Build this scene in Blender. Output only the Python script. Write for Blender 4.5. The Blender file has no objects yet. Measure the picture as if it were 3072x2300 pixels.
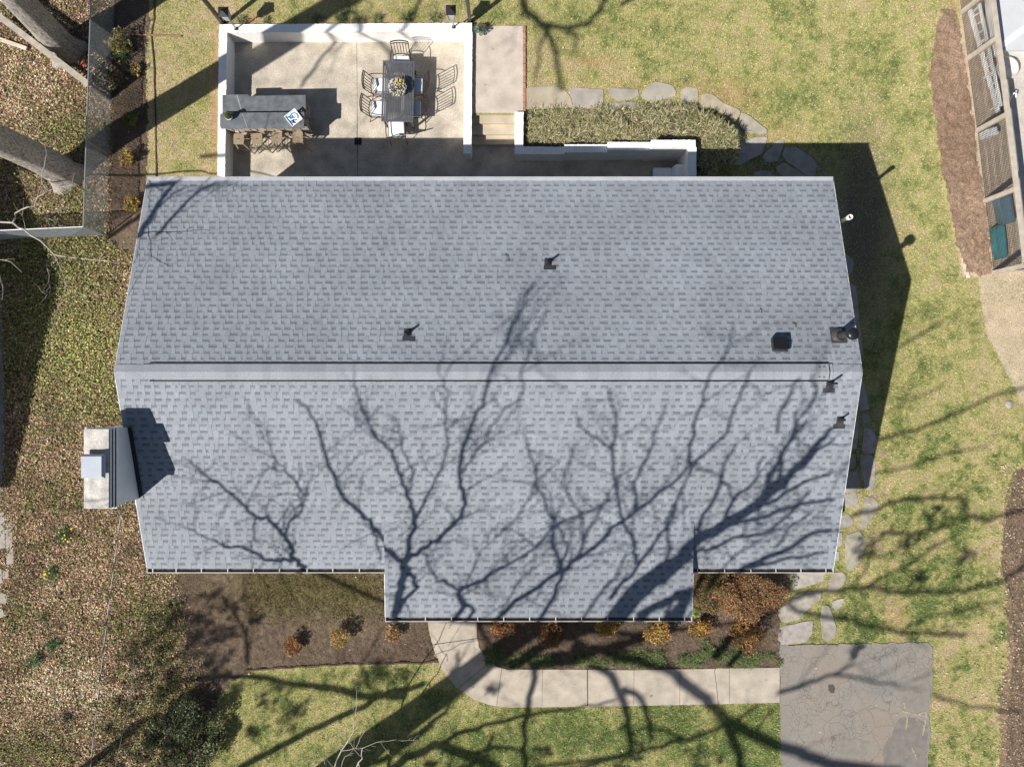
import bpy, math, random
import numpy as np
from mathutils import Vector, Matrix
R = math.radians
# ------------------------------------------------------------------ camera, sky, sun, exposure
H = 22.4                      # camera height (m); photo focal length in photo pixels
F = 2130.0
scene = bpy.context.scene
C = scene.collection
cam_d = bpy.data.cameras.new('camera'); cam = bpy.data.objects.new('camera', cam_d); C.objects.link(cam)
cam.location = (0, 0, H); cam.rotation_euler = (0, 0, 0)
cam_d.sensor_width = 36; cam_d.sensor_fit = 'HORIZONTAL'; cam_d.lens = F/3072*36
cam_d.clip_start = .1; cam_d.clip_end = 1000
scene.camera = cam
SUN_EL, SUN_AZ = R(43.5), R(38.0)          # shadows run 38 deg above +X
SD = Vector((math.cos(SUN_EL)*math.cos(SUN_AZ), math.cos(SUN_EL)*math.sin(SUN_AZ), -math.sin(SUN_EL)))
KX, KY = -SD.x/SD.z, -SD.y/SD.z            # shadow run per metre of height
w = bpy.data.worlds.new('World'); scene.world = w; w.use_nodes = True
nt = w.node_tree; bg = nt.nodes['Background']
sky = nt.nodes.new('ShaderNodeTexSky'); sky.sky_type = 'NISHITA'; sky.sun_disc = False
sky.sun_elevation = SUN_EL; sky.sun_rotation = R(232)
nt.links.new(sky.outputs[0], bg.inputs[0]); bg.inputs[1].default_value = .05
sl = bpy.data.lights.new('sun', 'SUN'); sl.energy = 5.0; sl.angle = R(.53); sl.color = (1, .945, .87)
so = bpy.data.objects.new('sun', sl); C.objects.link(so)
so.rotation_euler = SD.to_track_quat('-Z', 'Y').to_euler(); so.location = (-20, -16, 30)
scene.view_settings.view_transform = 'Standard'; scene.view_settings.look = 'None'
scene.view_settings.exposure = .52; scene.view_settings.gamma = 1

rnd = random.Random(7); rng = np.random.default_rng(11)
def P(px, py, z=0.0):
    """photo pixel + height -> world point"""
    k = (H-z)/F
    return Vector(((px-1536)*k, (1150-py)*k, z))
def PL(pts, z=0.0): return [tuple(P(x, y, z)[:2]) for x, y in pts]
# ------------------------------------------------------------------ noise
_lat = np.random.default_rng(5).random((257, 257))
def vn(x, y, s=1.0, seed=0):
    x = np.asarray(x, float)/s+seed*17.3+500; y = np.asarray(y, float)/s+seed*9.7+500
    xi = np.floor(x).astype(int); yi = np.floor(y).astype(int)
    fx = x-xi; fy = y-yi; fx = fx*fx*(3-2*fx); fy = fy*fy*(3-2*fy)
    a = _lat[xi % 256, yi % 256]; b = _lat[(xi+1) % 256, yi % 256]
    c = _lat[xi % 256, (yi+1) % 256]; d = _lat[(xi+1) % 256, (yi+1) % 256]
    return (a*(1-fx)+b*fx)*(1-fy)+(c*(1-fx)+d*fx)*fy
def fbm(x, y, s, seed=0, o=3):
    t = 0; a = .5; n = 0
    for i in range(o):
        t = t+a*vn(x, y, s/2**i, seed+i*3); n += a; a *= .55
    return t/n
def inpoly(x, y, poly):
    x = np.asarray(x); y = np.asarray(y); r = np.zeros(x.shape, bool); n = len(poly); j = n-1
    for i in range(n):
        xi, yi = poly[i]; xj, yj = poly[j]
        if yi != yj:
            r ^= ((yi > y) != (yj > y)) & (x < (xj-xi)*(y-yi)/(yj-yi)+xi)
        j = i
    return r
def blob(px, py, cx, cy, rx, ry):
    return np.exp(-(((px-cx)/rx)**2+((py-cy)/ry)**2))
# ------------------------------------------------------------------ objects, tags
def tag(o, label=None, cat=None, group=None, kind=None):
    if label: o['label'] = label
    if cat: o['category'] = cat
    if group: o['group'] = group
    if kind: o['kind'] = kind
    return o
def thing(name, loc=(0, 0, 0), rz=0.0, label=None, cat=None, group=None):
    o = bpy.data.objects.new(name, None); C.objects.link(o); o.location = loc; o.rotation_euler = (0, 0, rz)
    o.empty_display_size = .1
    return tag(o, label, cat, group)
def copy_thing(o, parent=None):
    c = o.copy(); C.objects.link(c); c.parent = parent
    for ch in [x for x in bpy.data.objects if x.parent == o]: copy_thing(ch, c)
    return c
# ------------------------------------------------------------------ materials
MATS = {}
def M(name, col=(.5, .5, .5), rough=.8, var=.15, vs=6.0, bump=.0, bs=40.0, metal=0.0, attr=False, fine=0.0, fs=60.0, spec=.4, trans=0.0):
    if name in MATS: return MATS[name]
    m = bpy.data.materials.new(name); m.use_nodes = True; n = m.node_tree.nodes; l = m.node_tree.links
    b = n['Principled BSDF']; b.inputs['Roughness'].default_value = rough; b.inputs['Metallic'].default_value = metal
    b.inputs['Specular IOR Level'].default_value = spec
    tc = n.new('ShaderNodeNewGeometry')
    if attr:
        a = n.new('ShaderNodeAttribute'); a.attribute_name = 'Col'; src = a.outputs['Color']
    else:
        a = n.new('ShaderNodeRGB'); a.outputs[0].default_value = (*col, 1); src = a.outputs[0]
    def mul(src, scale, amt, det=4):
        t = n.new('ShaderNodeTexNoise'); t.inputs['Scale'].default_value = scale; t.inputs['Detail'].default_value = det
        l.new(tc.outputs['Position'], t.inputs['Vector'])
        mr = n.new('ShaderNodeMapRange'); mr.inputs[1].default_value = .3; mr.inputs[2].default_value = .7
        mr.inputs[3].default_value = 1-amt; mr.inputs[4].default_value = 1+amt
        l.new(t.outputs['Fac'], mr.inputs[0])
        x = n.new('ShaderNodeVectorMath'); x.operation = 'SCALE'; l.new(src, x.inputs[0]); l.new(mr.outputs[0], x.inputs['Scale'])
        return x.outputs[0]
    if var: src = mul(src, vs, var)
    if fine: src = mul(src, fs, fine, 2)
    l.new(src, b.inputs['Base Color'])
    if bump:
        t = n.new('ShaderNodeTexNoise'); t.inputs['Scale'].default_value = bs; t.inputs['Detail'].default_value = 3
        l.new(tc.outputs['Position'], t.inputs['Vector'])
        bp = n.new('ShaderNodeBump'); bp.inputs['Strength'].default_value = bump; bp.inputs['Distance'].default_value = .02
        l.new(t.outputs['Fac'], bp.inputs['Height']); l.new(bp.outputs[0], b.inputs['Normal'])
    if trans:
        tr = n.new('ShaderNodeBsdfTranslucent'); l.new(src, tr.inputs[0]); mx = n.new('ShaderNodeMixShader'); mx.inputs[0].default_value = trans
        out = n['Material Output']; l.new(b.outputs[0], mx.inputs[1]); l.new(tr.outputs[0], mx.inputs[2]); l.new(mx.outputs[0], out.inputs[0])
    MATS[name] = m; return m
FOL = M('foliage', attr=True, rough=.6, var=0, trans=.25, spec=.3)
BLD = M('grass_blade', attr=True, rough=.7, var=0, trans=.2, spec=.25)
LEAF = M('dry_leaf', attr=True, rough=.75, var=0, trans=.1, spec=.25)
BARK = M('bark', (.235, .205, .175), .9, .35, 3, .9, 22, fine=.25, fs=30)
TWIG = M('twig_bark', (.36, .33, .29), .85, .2, 8)
WBRICK = M('white_painted_brick', (.83, .83, .82), .6, .05, 5, .25, 30)
DARKM = M('dark_bronze_metal', (.035, .03, .028), .45, .1, 5, spec=.5)
BLACKM = M('black_metal', (.012, .012, .014), .4, .1, 5)
WHITE = M('white_paint', (.8, .8, .79), .5, .04, 5)
TRIM = M('white_trim', (.72, .73, .74), .5, .06, 4)
CONC = M('patio_concrete', (.42, .375, .31), .9, .26, 1.9, .3, 60, fine=.2, fs=24)
WALK = M('walk_concrete', (.38, .335, .275), .9, .2, 2.3, .25, 70, fine=.10, fs=35)
SLAB = M('slab_concrete', (.46, .40, .345), .9, .16, 2.2, .25, 60, fine=.08, fs=30)
SLATE = M('slate_counter', (.115, .125, .14), .5, .28, 5, .1, 30)
FLAG = M('flagstone', (.25, .235, .215), .85, .2, 2.2, .3, 24, fine=.07, fs=45)
REDB = M('red_brick', (.36, .17, .105), .85, .25, 9, .3, 50)
WOOD = M('weathered_wood', (.30, .26, .21), .85, .22, 6, .3, 60)
PALEW = M('pale_wood', (.52, .46, .38), .85, .15, 5, .25, 60)
GALV = M('galvanised_steel', (.33, .35, .36), .45, .1, 8, metal=.5)
CUSH = M('white_cushion', (.72, .75, .80), .85, .04, 5, .1, 30)
TAUPE = M('taupe_metal', (.30, .25, .185), .5, .15, 9)
# ------------------------------------------------------------------ mesh builders
class MB:
    def __init__(s): s.v = []; s.f = []; s.m = []; s.c = []; s.smooth = []
    def add(s, vs, fs, mi=0, col=None, smooth=False):
        b = len(s.v); s.v += [tuple(x) for x in vs]
        for f in fs: s.f.append([b+i for i in f]); s.m.append(mi); s.c.append(col); s.smooth.append(smooth)
    def box(s, c, d, rz=0.0, mi=0, col=None, rot=None):
        x, y, z = d[0]/2, d[1]/2, d[2]/2
        m = (rot if rot is not None else Matrix.Rotation(rz, 3, 'Z')); c = Vector(c)
        vs = [c+m@Vector(p) for p in ((-x,-y,-z),(x,-y,-z),(x,y,-z),(-x,y,-z),(-x,-y,z),(x,-y,z),(x,y,z),(-x,y,z))]
        s.add(vs, [(0,3,2,1),(4,5,6,7),(0,1,5,4),(1,2,6,5),(2,3,7,6),(3,0,4,7)], mi, col); return s
    def beam(s, a, b, wd, ht, mi=0, col=None):
        a = Vector(a); b = Vector(b); d = b-a; L = d.length; q = d.to_track_quat('X', 'Z').to_matrix()
        return s.box((a+b)/2, (L, wd, ht), mi=mi, col=col, rot=q)
    def prism(s, poly, z0, z1, mi=0, col=None):
        n = len(poly); A = sum(poly[i][0]*poly[(i+1)%n][1]-poly[(i+1)%n][0]*poly[i][1] for i in range(n))
        if A < 0: poly = poly[::-1]
        zf = (lambda i: z1) if not callable(z1) else (lambda i: z1(*poly[i]))
        vs = [(p[0], p[1], z0) for p in poly]+[(poly[i][0], poly[i][1], zf(i)) for i in range(n)]
        s.add(vs, [tuple(range(n))[::-1], tuple(range(n, 2*n))]+[(i, (i+1)%n, n+(i+1)%n, n+i) for i in range(n)], mi, col); return s
    def tube(s, pts, rad, n=6, mi=0, col=None, caps=True, smooth=True):
        pts = [Vector(p) for p in pts]; k = len(pts)
        if not hasattr(rad, '__len__'): rad = [rad]*k
        vs = []; up = None
        for i, p in enumerate(pts):
            d = (pts[min(i+1, k-1)]-pts[max(i-1, 0)]).normalized()
            if up is None:
                up = d.orthogonal().normalized()
            else:
                up = (up-d*up.dot(d)); up = up.normalized() if up.length > 1e-6 else d.orthogonal().normalized()
            sd = d.cross(up)
            for j in range(n):
                a = 2*math.pi*j/n; vs.append(p+(up*math.cos(a)+sd*math.sin(a))*rad[i])
        fs = [(i*n+j, i*n+(j+1)%n, (i+1)*n+(j+1)%n, (i+1)*n+j) for i in range(k-1) for j in range(n)]
        s.add(vs, fs, mi, col, smooth)
        if caps: s.add(vs[:n], [tuple(range(n))[::-1]], mi, col); s.add(vs[-n:], [tuple(range(n))], mi, col)
        return s
    def cyl(s, c, r, h, n=20, mi=0, col=None, r2=None):
        return s.tube([(c[0], c[1], c[2]), (c[0], c[1], c[2]+h)], [r, r if r2 is None else r2], n, mi, col)
    def lathe(s, c, prof, n=20, mi=0, col=None):
        vs = [(c[0]+r*math.cos(2*math.pi*j/n), c[1]+r*math.sin(2*math.pi*j/n), c[2]+z) for r, z in prof for j in range(n)]
        fs = [(i*n+j, i*n+(j+1)%n, (i+1)*n+(j+1)%n, (i+1)*n+j) for i in range(len(prof)-1) for j in range(n)]
        s.add(vs, fs, mi, col, True); return s
    def build(s, name, mats, parent=None, bevel=0):
        me = bpy.data.meshes.new(name); me.from_pydata(s.v, [], s.f)
        if not isinstance(mats, (list, tuple)): mats = [mats]
        for m in mats: me.materials.append(m)
        me.polygons.foreach_set('material_index', s.m); me.polygons.foreach_set('use_smooth', s.smooth)
        if any(c is not None for c in s.c):
            a = me.color_attributes.new('Col', 'FLOAT_COLOR', 'CORNER'); buf = []
            for f, c in zip(s.f, s.c): buf += [*(c or (.5, .5, .5)), 1.0]*len(f)
            a.data.foreach_set('color', buf)
        me.update(); o = bpy.data.objects.new(name, me); C.objects.link(o)
        if parent is not None: o.parent = parent
        if bevel:
            b = o.modifiers.new('bevel', 'BEVEL'); b.width = bevel; b.segments = 2; b.limit_method = 'ANGLE'
        return o
def soup(name, Q, col, mat, parent=None):
    """Q (n,k,3) polygons, col (n,3) or (n,k,3)"""
    n, k = Q.shape[:2]; me = bpy.data.meshes.new(name)
    me.vertices.add(n*k); me.vertices.foreach_set('co', Q.reshape(-1).astype(np.float32))
    me.loops.add(n*k); me.loops.foreach_set('vertex_index', np.arange(n*k, dtype=np.int32))
    me.polygons.add(n); me.polygons.foreach_set('loop_start', np.arange(0, n*k, k, dtype=np.int32))
    me.materials.append(mat); me.update(calc_edges=True)
    a = me.color_attributes.new('Col', 'FLOAT_COLOR', 'CORNER')
    c = col if col.ndim == 3 else np.repeat(col[:, None, :], k, 1)
    a.data.foreach_set('color', np.concatenate([np.clip(c, 0, 1), np.ones((n, k, 1))], 2).reshape(-1).astype(np.float32))
    o = bpy.data.objects.new(name, me); C.objects.link(o)
    if parent is not None: o.parent = parent
    return o
def pick(pal, n, jit=.25):
    pal = np.array(pal); c = pal[rng.integers(0, len(pal), n)]
    return c*(1+jit*(rng.random((n, 1))*2-1))
def leafquads(pos, size, tilt=.6, aspect=.6, up=None):
    n = len(pos); a = rng.random(n)*2*np.pi
    d = np.stack([np.cos(a), np.sin(a), np.tan((rng.random(n)-.5)*2*tilt)], 1); d /= np.linalg.norm(d, axis=1)[:, None]
    h = np.stack([-np.sin(a), np.cos(a), np.tan((rng.random(n)-.5)*2*tilt)], 1); h /= np.linalg.norm(h, axis=1)[:, None]
    s = (size*(.6+.8*rng.random(n)))[:, None]
    return np.stack([pos-d*s, pos-h*s*aspect, pos+d*s, pos+h*s*aspect], 1)
def blades(pos, length, width, lean=.7, droop=0.0):
    """triangular blades; with droop two segments (quad+tri as 5-gon avoided: two polys)"""
    n = len(pos); a = rng.random(n)*2*np.pi; L = length*(.6+.8*rng.random(n)); ln = lean*rng.random(n)**.7
    hx = np.cos(a)*np.sin(ln)*L; hy = np.sin(a)*np.sin(ln)*L; hz = np.cos(ln)*L
    wv = np.stack([-np.sin(a), np.cos(a), np.zeros(n)], 1)*(width*(.6+.8*rng.random(n)))[:, None]/2
    tip = pos+np.stack([hx, hy, hz], 1)
    return np.stack([pos-wv, pos+wv, tip], 1)
# ------------------------------------------------------------------ roof / surface model
XL, XR = -9.97, 8.78
RY, RZ = .29, 4.60
BEY, FEY, EZ = 5.50, -5.03, 3.0
SB = (RZ-EZ)/(BEY-RY); SF = (RZ-EZ)/(RY-FEY)
PX0, PX1, PY0, PYE = -3.43, 4.875, -3.68, -6.31
PZ0 = RZ-SF*(RY-PY0); PZE = 3.15; SP = (PZ0-PZE)/(PY0-PYE)
def roofz(x, y):
    if XL <= x <= XR and RY <= y <= BEY: return RZ-SB*(y-RY)
    if PX0 <= x <= PX1 and PYE <= y < PY0: return PZ0-SP*(PY0-y)
    if XL <= x <= XR and FEY <= y < RY: return RZ-SF*(RY-y)
    return None
PIT = PL([(667, 86), (1405, 86), (1405, 338), (1557, 338), (1557, 452), (2077, 430), (2077, 620), (660, 620)], .17)
PZ = -.5
def surf(px, py):
    # march the camera ray
    z = 4.8
    while z > 0:
        p = P(px, py, z); rz = roofz(p.x, p.y)
        if rz is not None and rz >= z: return P(px, py, rz)
        z -= .02
    p = P(px, py, 0)
    if bool(inpoly(np.array([p.x]), np.array([p.y]), PIT)[0]): return P(px, py, PZ)
    return p
# ------------------------------------------------------------------ regions on the ground (photo pixels at z=0)
HOUSE = [(XL+.35, FEY+.4), (XR-.35, FEY+.4), (XR-.35, BEY-.4), (XL+.35, BEY-.4)]
B_BACK = PL([(341,-250),(452,-250),(448,60),(438,200),(442,400),(441,540),(432,740),(395,765),(334,725),(338,400)])
B_FRONT = PL([(505,1735),(640,1660),(1284,1660),(1290,1900),(1303,1950),(1318,1983),(1200,1988),(1050,1992),(900,2000),(760,2008),(690,2050),(645,2110),(622,2200),(602,2330),(560,2420),(560,2150),(580,2050),(540,1950),(500,1850)])
B_MID = PL([(1430,1700),(2360,1700),(2372,1770),(2340,1800),(2338,1860),(2345,1920),(2338,2000),(1900,2010),(1760,2008),(1520,2008),(1490,2000),(1455,1970),(1437,1940),(1430,1905)])
B_RT = PL([(2825,30),(2800,120),(2788,220),(2795,300),(2809,400),(2830,530),(2850,650),(2870,740),(2900,815),(2940,830),(2975,822),(2972,750),(2955,600),(2935,500),(2925,390),(2910,300),(2895,200),(2880,100),(2870,30)])
B_RB = PL([(3300,1380),(3072,1400),(3035,1420),(3010,1500),(3000,1700),(3030,1800),(3040,1950),(3020,2100),(3010,2420),(3300,2420)])
B_PLANT = PL([(1569,325),(2050,328),(2100,345),(2150,385),(2190,432),(2185,490),(2092,540),(2080,440),(1569,450)])
WALKP = [(1284,1800),(1284,1862),(1290,1900),(1303,1950),(1330,2010),(1370,2060),(1420,2095),(1470,2113),(1530,2120),(1760,2117),(2000,2113),(2338,2105),(2338,2000),(1900,2008),(1760,2006),(1520,2006),(1490,1998),(1455,1970),(1437,1940),(1430,1905),(1430,1862),(1430,1800)]
DRIVEP = [(2338,1934),(2440,1932),(2600,1929),(2740,1926),(2782,1926),(2795,1938),(2797,2000),(2793,2100),(2786,2140),(2792,2200),(2782,2260),(2775,2420),(2345,2420),(2341,2200)]
SLABP = [(1418,80),(1569,80),(1569,340),(1418,340)]
GRAV = PL([(2935,815),(2980,820),(3072,800),(3400,800),(3400,1300),(3100,1260),(3060,1200),(3025,1130),(2990,1060),(2960,1000),(2942,900)])
NPAVE = PL([(3010,150),(3400,150),(3400,800),(3060,800),(3040,560)])
walk_w = PL(WALKP); drive_w = PL(DRIVEP); slab_w = PL(SLABP)
def topx(x, y): return x*F/H+1536, 1150-y*F/H
def litter(px, py):
    e = 345+40*(fbm(px, py, 60, 4)-.5)+np.clip((py-650)/150, 0, 1)*90+np.clip((py-1150)/600, 0, 1)*70+np.clip((py-1700)/300, 0, 1)*90
    return np.clip((e-px)/60+.5, 0, 1)
def ivy(px, py):
    v = blob(px,py,270,1070,130,190)+.9*blob(px,py,200,760,150,90)*1+.7*blob(px,py,90,900,130,260)+.8*blob(px,py,215,400,90,60)+.5*blob(px,py,230,590,50,60)+.7*blob(px,py,470,1880,100,110)+.8*blob(px,py,500,2180,140,120)+.5*blob(px,py,40,480,70,40)+.4*blob(px,py,170,1480,90,60)+.30*(fbm(px, py, 30, 77) > .56)+.45*blob(px,py,60,1840,50,50)+.5*blob(px,py,100,2250,200,60)
    return np.clip(v*(.45+1.1*fbm(px, py, 45, 8)), 0, 1)
def green(px, py):
    g = .475+.0*px
    g = g+.22*blob(px,py,1800,60,190,110)+.22*blob(px,py,2300,330,280,130)+.16*blob(px,py,2700,450,120,260)-.2*blob(px,py,1660,250,120,130)
    g = g-.30*(px < 700)*(py < 700)+.22*blob(px,py,570,470,90,80)+.1*blob(px,py,520,180,60,60)
    g = g+.0*blob(px,py,1000,2100,300,100)+.30*blob(px,py,1900,2200,500,110)+.25*blob(px,py,2250,2250,110,100)+.15*blob(px,py,1100,2280,350,60)-.12*blob(px,py,750,2150,150,100)
    g = g+.14*(py > 2000)*(px < 2338)+.28*blob(px,py,2780,1650,160,300)+.14*blob(px,py,2750,1100,150,140)+.2*blob(px,py,2560,1800,90,90)-.18*blob(px,py,2980,1000,60,260)-.2*blob(px,py,2830,2150,50,260)
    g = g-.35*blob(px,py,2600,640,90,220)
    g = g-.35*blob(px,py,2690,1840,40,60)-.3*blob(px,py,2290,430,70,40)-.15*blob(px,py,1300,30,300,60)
    ctr = 1+.55*((px > 2560) & (py > 1300))
    g = g+((fbm(px, py, 90, 1)-.5)*.75+(fbm(px, py, 30, 2)-.5)*.8+(vn(px, py, 9, 6)-.5)*.45)*ctr
    return np.clip(g, 0, 1)
def clay(px, py):
    c = .9*blob(px,py,645,300,14,220)+.6*blob(px,py,1780,185,70,14)+.5*blob(px,py,2180,290,110,50)+.5*blob(px,py,2330,400,60,40)+.8*blob(px,py,760,60,60,18)+.9*blob(px,py,1180,68,220,9)+.5*blob(px,py,2690,1845,26,45)+.5*blob(px,py,2860,15,20,20)+.5*blob(px,py,2960,150,12,250)+.35*blob(px,py,1960,265,200,30)
    return np.clip(c*(.3+1.4*fbm(px, py, 22, 12)), 0, 1)
def mix(a, b, t): t = np.asarray(t)[..., None]; return a*(1-t)+b*t
STRAW = np.array((.60, .49, .29)); YG = np.array((.47, .455, .18)); GR = np.array((.15, .22, .062)); CLAY = np.array((.36, .20, .11))
DUFF = np.array((.085, .06, .038)); MULCH = np.array((.105, .077, .056)); IVYD = np.array((.05, .07, .02))
def lawncol(px, py):
    g = green(px, py)
    return mix(mix(STRAW, YG, np.clip(g*1.9, 0, 1)), GR, np.clip(g*1.9-.95, 0, 1))
def groundcol(px, py):
    c = lawncol(px, py)*.6
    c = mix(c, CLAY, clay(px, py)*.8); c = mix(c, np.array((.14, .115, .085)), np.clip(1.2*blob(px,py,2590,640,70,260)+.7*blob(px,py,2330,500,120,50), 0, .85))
    c = mix(c, DUFF, litter(px, py)*.9); c = mix(c, IVYD, ivy(px, py)*litter(px, py)*.8)
    gm = inpoly((px-1536)*H/F, (1150-py)*H/F, GRAV)
    c = mix(c, np.array((.43, .355, .26)), gm*.92)
    bt = ((px > 2880) & (py < 830))[..., None]
    c = np.where(bt, np.array((.44, .35, .26)), c)
    return c
# stones (photo pixels)
def cc(pts, s, ox, oy): return [(x/s+ox, y/s+oy) for x, y in pts]
c3 = lambda p: cc(p, 2.76, 1350, 0); c4 = lambda p: cc(p, 3.68, 2100, 200); c8 = lambda p: cc(p, 2.7604, 2400, 900); c9 = lambda p: cc(p, 2.2073, 2250, 1200)
STONES = [
 (c3([(632,735),(720,722),(880,720),(950,750),(1000,820),(1010,880),(1000,890),(635,905)]), 'wide tan flagstone touching the brick edge of the walkway slab'),
 (c3([(985,745),(1010,730),(1270,745),(1262,880),(1240,895),(1024,890),(1016,830)]), 'squarish grey flagstone, second from the brick edge'),
 (c3([(1310,745),(1330,735),(1550,742),(1565,790),(1500,825),(1390,835),(1315,790)]), 'small half-round flagstone left of the largest lawn stone'),
 (c3([(1580,790),(1620,730),(1700,680),(1760,690),(1840,715),(1870,760),(1860,800),(1760,820),(1690,855),(1620,830)]), 'large pointed flagstone reaching furthest up into the back lawn'),
 (c3([(1280,880),(1330,855),(1530,850),(1610,865),(1540,895),(1400,905),(1300,900)]), 'thin sliver of pale flagstone against the ornamental grass bed'),
 (c3([(1740,840),(1790,830),(1860,845),(1850,880),(1795,882)]), 'smallest tan flagstone tucked below the large pointed stone'),
 (c3([(1620,900),(1700,862),(1785,890),(1880,912),(1880,930),(1700,930)]), 'low greenish flagstone half under the ornamental grass'),
 (c3([(1910,750),(1960,725),(2050,740),(2055,930),(2000,945),(1915,920)]), 'upright rectangular flagstone before the path curves down'),
 ([(2106,287),(2124,281),(2141,287),(2168,309),(2217,330),(2219,341),(2206,363),(2173,344),(2135,325),(2103,322)], 'long tan flagstone on the outer side of the path curve'),
 (c4([(10,480),(130,540),(280,600),(400,645),(470,750),(440,800),(300,700),(150,620),(0,530)]), 'long mossy flagstone on the inner side beside the ornamental grass'),
 (c4([(450,510),(500,520),(640,620),(740,700),(730,740),(560,740),(450,690),(432,650),(450,560)]), 'smooth triangular grey flagstone on the outer bend in full sun'),
 (c4([(440,840),(560,790),(740,780),(720,840),(680,960),(520,1040),(460,1085),(370,1080),(440,960)]), 'big flagstone cut across by the edge of the roof shadow'),
 (c4([(810,840),(900,800),(925,820),(915,890),(895,940),(850,1050),(740,1060),(695,1000),(740,930),(800,890)]), 'rounded flagstone with only its upper tip in the sun'),
 (c4([(930,900),(1060,890),(1270,1040),(1285,1100),(1260,1230),(1205,1225),(965,1055),(910,990)]), 'largest shaded flagstone near the back right roof corner'),
 (c4([(830,1110),(920,1060),(1220,1240),(940,1245),(860,1170)]), 'dark shaded flagstone below the largest shaded one'),
 (c4([(600,1160),(760,1150),(850,1242),(590,1242)]), 'dim shaded flagstone at the roof edge near the air conditioner'),
 (c4([(1250,1245),(1345,1195),(1385,1245),(1410,1330),(1300,1330)]), 'shaded flagstone peeking out at the roof corner'),
 ([(2493,610),(2515,605),(2524,690),(2530,738),(2500,735)], 'narrow shaded flagstone beside the white vent pipe'),
 ([(2515,748),(2535,760),(2562,785),(2556,815),(2535,835),(2525,800)], 'kite shaped shaded flagstone with a crack across it'),
 ([(2540,850),(2566,860),(2578,960),(2588,1066),(2570,1060),(2555,960)], 'long thin shaded flagstone beside the big roof flue'),
 (c8([(490,750),(510,620),(540,740),(570,900),(500,910),(480,830)]), 'shaded flagstone beside the right end of the ridge'),
 (c8([(505,930),(570,940),(590,1020),(520,1020)]), 'small square shaded flagstone between two longer ones'),
 (c8([(440,1000),(485,1010),(480,1080),(470,1230),(390,1250),(410,1130)]), 'shaded flagstone half under the roof rake, inner row'),
 (c8([(530,1060),(580,1055),(620,1100),(635,1180),(610,1270),(505,1250),(520,1150)]), 'shaded flagstone with its right tip catching the sun'),
 (c8([(500,1275),(600,1290),(620,1340),(620,1500),(600,1570),(545,1565),(500,1380)]), 'flagstone split lengthwise by the roof shadow'),
 (c8([(395,1262),(460,1272),(455,1380),(380,1400)]), 'dark flagstone pressed against the lower roof rake'),
 (c8([(380,1430),(480,1410),(490,1570),(400,1605),(360,1590)]), 'broad flagstone where the roof shadow ends'),
 (c9([(620,628),(700,605),(720,690),(640,710),(600,650)]), 'sunlit flagstone beside the bent black downspout'),
 (c9([(760,640),(820,650),(850,690),(840,730),(790,800),(750,860),(720,840),(740,740)]), 'tapering flagstone right of the downspout, outer row'),
 (c9([(590,780),(640,745),(680,780),(680,830),(570,850)]), 'rounded flagstone just below the downspout elbow'),
 (c9([(640,890),(720,870),(765,920),(750,1010),(700,1090),(650,1130),(635,1080),(630,980)]), 'long oval flagstone beside the front right roof edge'),
 (c9([(560,890),(610,870),(612,940),(595,970),(550,960)]), 'small flagstone half hidden by the roof rake, left of the oval one'),
 (c9([(545,990),(590,1000),(590,1060),(540,1065)]), 'tiny flagstone at the rake just above the gutter corner'),
 (c9([(270,1110),(505,1110),(480,1200),(340,1240),(290,1260),(290,1200)]), 'wide flagstone emerging below the front right gutter'),
 (c9([(545,1140),(610,1135),(640,1170),(610,1230),(550,1270),(510,1265),(530,1200)]), 'flagstone at the gutter corner crossed by a branch shadow'),
 (c9([(300,1290),(380,1270),(470,1265),(460,1320),(380,1380),(320,1450),(230,1470),(195,1440),(190,1380),(250,1340)]), 'largest front flagstone crossed by two branch shadows'),
 (c9([(540,1330),(625,1310),(590,1380),(565,1400),(545,1370)]), 'small arrowhead flagstone in the front grass'),
 (c9([(480,1355),(520,1360),(545,1420),(570,1500),(560,1560),(510,1600),(480,1570),(465,1450)]), 'bottle shaped flagstone pointing at the driveway'),
 (c9([(195,1500),(290,1480),(340,1470),(415,1455),(410,1540),(370,1600),(270,1610),(210,1625),(185,1580)]), 'flat topped flagstone touching the driveway edge'),
 ([(-30,1545),(14,1535),(17,1640),(-30,1650)], 'large pale slab at the left frame edge, upper'),
 ([(17,1570),(36,1568),(42,1690),(20,1692)], 'narrow upright slab beside the leaf litter on the left'),
 ([(-12,1705),(6,1704),(8,1748),(-12,1750)], 'slab cut by the left frame edge below the two big ones'),
 ([(9,1712),(28,1710),(24,1738),(8,1736)], 'small square slab in the left leaf litter'),
 ([(-10,1775),(24,1782),(18,1812),(-10,1806)], 'flat slab in the left litter, second from the bottom'),
 ([(-10,1822),(10,1826),(14,1848),(-10,1856)], 'lowest rounded slab at the left frame edge'),
]
NEIGHPATH = PL([(-300,880),(4,880),(14,1200),(12,1400),(-2,1530),(-300,1530)])
def grow(p, k=1.035):
    a = sum(q[0] for q in p)/len(p); b = sum(q[1] for q in p)/len(p); return [(a+(x-a)*k, b+(y-b)*k) for x, y in p]
stones_w = [grow(PL(s)) for s, _ in STONES]
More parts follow.
